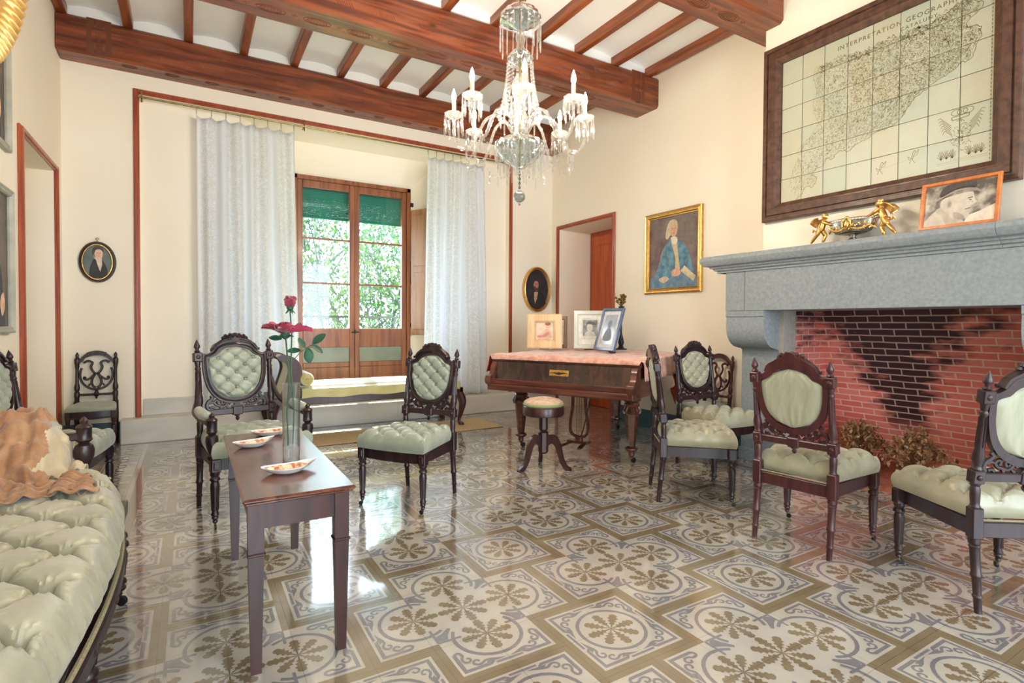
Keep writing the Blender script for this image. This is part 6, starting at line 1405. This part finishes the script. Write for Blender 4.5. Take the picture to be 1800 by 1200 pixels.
# ================================================================ CHANDELIER
CX, CY = 1.60, 2.62
ch = thing('crystal_chandelier', 'large cut-crystal chandelier with lit candle bulbs hanging from the ceiling', 'chandelier', (CX, CY, 0))
b = MB()
b.lathe([(.004,3.36),(.055,3.36),(.055,3.345),(.016,3.32),(.012,3.28)], 20, M['brass'])
b.lathe([(.010,3.28),(.020,3.25),(.030,3.20),(.018,3.15),(.012,3.12),(.026,3.08),(.034,3.03),(.020,2.97),(.014,2.93),(.030,2.90),(.022,2.86)], 16, M['crys'])
b.lathe([(.018,2.74),(.030,2.70),(.022,2.66),(.030,2.62),(.016,2.60)], 16, M['crys']); b.lathe([(.020,2.50),(.040,2.46),(.052,2.43),(.040,2.38),(.020,2.34),(.030,2.30),(.046,2.26),(.028,2.20),(.020,2.16)], 18, M['crys'])
b.tube([(0,0,3.3),(0,0,1.98)], .006, 8, M['brass']); build('stem', b, None, ch)
b = MB(); b.lathe([(.014,2.88),(.05,2.875),(.085,2.855),(.112,2.825),(.118,2.80),(.110,2.795),(.07,2.78),(.03,2.75),(.016,2.74)], 28, None, None, False, 14, .06); build('canopy', b, M['crysd'], ch)
b = MB(); b.lathe([(.016,2.63),(.045,2.625),(.068,2.60),(.078,2.575),(.070,2.558),(.040,2.545),(.018,2.54)], 24, None, None, False, 12, .06); build('upper_bowl', b, M['crysd'], ch)
b = MB(); b.lathe([(.020,2.150),(.07,2.150),(.120,2.125),(.138,2.095),(.128,2.060),(.098,2.020),(.06,1.995),(.03,1.975),(.0,1.965)], 30, None, None, False, 15, .05); build('main_bowl', b, M['crysd'], ch)
b = MB(); b.tube([(0,0,1.96),(0,0,1.86)], .004, 6); 
for z in (1.94,1.915,1.89,1.865): b.sph((0,0,z), .009, None, 8)
b.sph((0,0,1.815), .034, None, 18); b.sph((0,0,1.772), .008, None, 8); build('pendant_ball', b, M['crysd'], ch)
def prism_drop(mb, x, y, z, ln, r=.0055):
    mb.sph((x, y, z-.006), r*.95, None, 6); mb.lathe([(.001,-ln),(r,-ln+.012),(r*.85,-.018),(.001,-.012)], 6, None, TR(x, y, z))
tops = MB()
for k in range(18):
    a_ = 2*PI*k/18; prism_drop(tops, .114*math.cos(a_), .114*math.sin(a_), 2.797, .15 if k % 2 else .19)
build('canopy_prisms', tops, M['crys'], ch)
b = MB()
for k in range(16):        # bead strings flaring from the upper bowl
    a_ = 2*PI*k/16
    for q in range(15):
        f = q/14; r_ = .072+.05*f**1.7; z = 2.555-.30*f; b.sph((r_*math.cos(a_), r_*math.sin(a_), z), .0068, None, 6, None, (1,1,1.25))
build('bead_strings', b, M['crys'], ch)
b = MB()
for ring_r, z, n, ln in ((.085,2.40,14,.10),(.110,2.30,14,.12),(.124,2.09,20,.15),(.09,2.04,16,.13),(.138,2.11,28,.13)):
    for k in range(n): a_ = 2*PI*k/n+ring_r*30; prism_drop(b, ring_r*math.cos(a_), ring_r*math.sin(a_), z, ln*(1 if k % 2 else .8))
    b.tube([(ring_r*math.cos(k*PI/12), ring_r*math.sin(k*PI/12), z) for k in range(24)], .0028, 4, None, None, True)
build('centre_prisms', b, M['crys'], ch)
A0 = math.atan2(-CY, -CX)+.06
for k in range(8):
    a_ = A0+k*PI/4; T_ = RZ(a_)
    arm = MB(); P = spline([(.03,0,2.14),(.07,0,2.22),(.13,0,2.265),(.19,0,2.24),(.235,0,2.16),(.275,0,2.085),(.325,0,2.075),(.362,0,2.12),(.370,0,2.20),(.370,0,2.235)], 4)
    vs_t = arm.tube(P, .0085, 8, None, T_)
    for q in range(0, len(P), 3): arm.sph(P[q], .0115, None, 7, T_)
    ao_ = build('arm', arm, M['crys'], ch)
    cup = MB(); cup.lathe([(.008,2.235),(.020,2.240),(.044,2.256),(.054,2.268),(.050,2.272),(.036,2.262),(.012,2.250)], 20, None, T_ @ TR(.370,0,0), False, 10, .08); build('drip_cup', cup, M['crys'], ao_)
    pr2 = MB()
    for q in range(12): an = 2*PI*q/12; prism_drop(pr2, .370+.050*math.cos(an), .050*math.sin(an), 2.266, .10 if q % 2 else .125, .005)
    pr2.v = [tuple(T_ @ Vector(v)) for v in pr2.v]; build('cup_prisms', pr2, M['crys'], ao_)
    sw_ = MB()
    for q in range(13):   # swag of beads to the next arm
        f = q/12; an = a_+f*PI/4; rr_ = .30; sw_.sph((rr_*math.cos(an), rr_*math.sin(an), 2.075-.085*math.sin(PI*f)), .0075, None, 6)
        if q % 3 == 0: prism_drop(sw_, rr_*math.cos(an), rr_*math.sin(an), 2.070-.085*math.sin(PI*f), .06)
    build('bead_swag', sw_, M['crys'], ao_)
    can = MB(); can.lathe([(.011,2.25),(.0115,2.335),(.008,2.338)], 12, None, T_ @ TR(.370,0,0)); build('candle_sleeve', can, M['candle'], ao_)
    bu = MB(); bu.lathe([(.006,2.336),(.0125,2.350),(.0135,2.362),(.010,2.382),(.004,2.400),(.001,2.408)], 12, None, T_ @ TR(.370,0,0)); build('bulb', bu, M['bulb'], ao_)
    ld = bpy.data.lights.new('bulb_light', 'POINT'); ld.energy = 11; ld.color = (1,.86,.66); ld.shadow_soft_size = .03
    lo_ = bpy.data.objects.new('bulb_light', ld); COL.objects.link(lo_); lo_.location = (.37*math.cos(a_), .37*math.sin(a_), 2.43); lo_.parent = ch
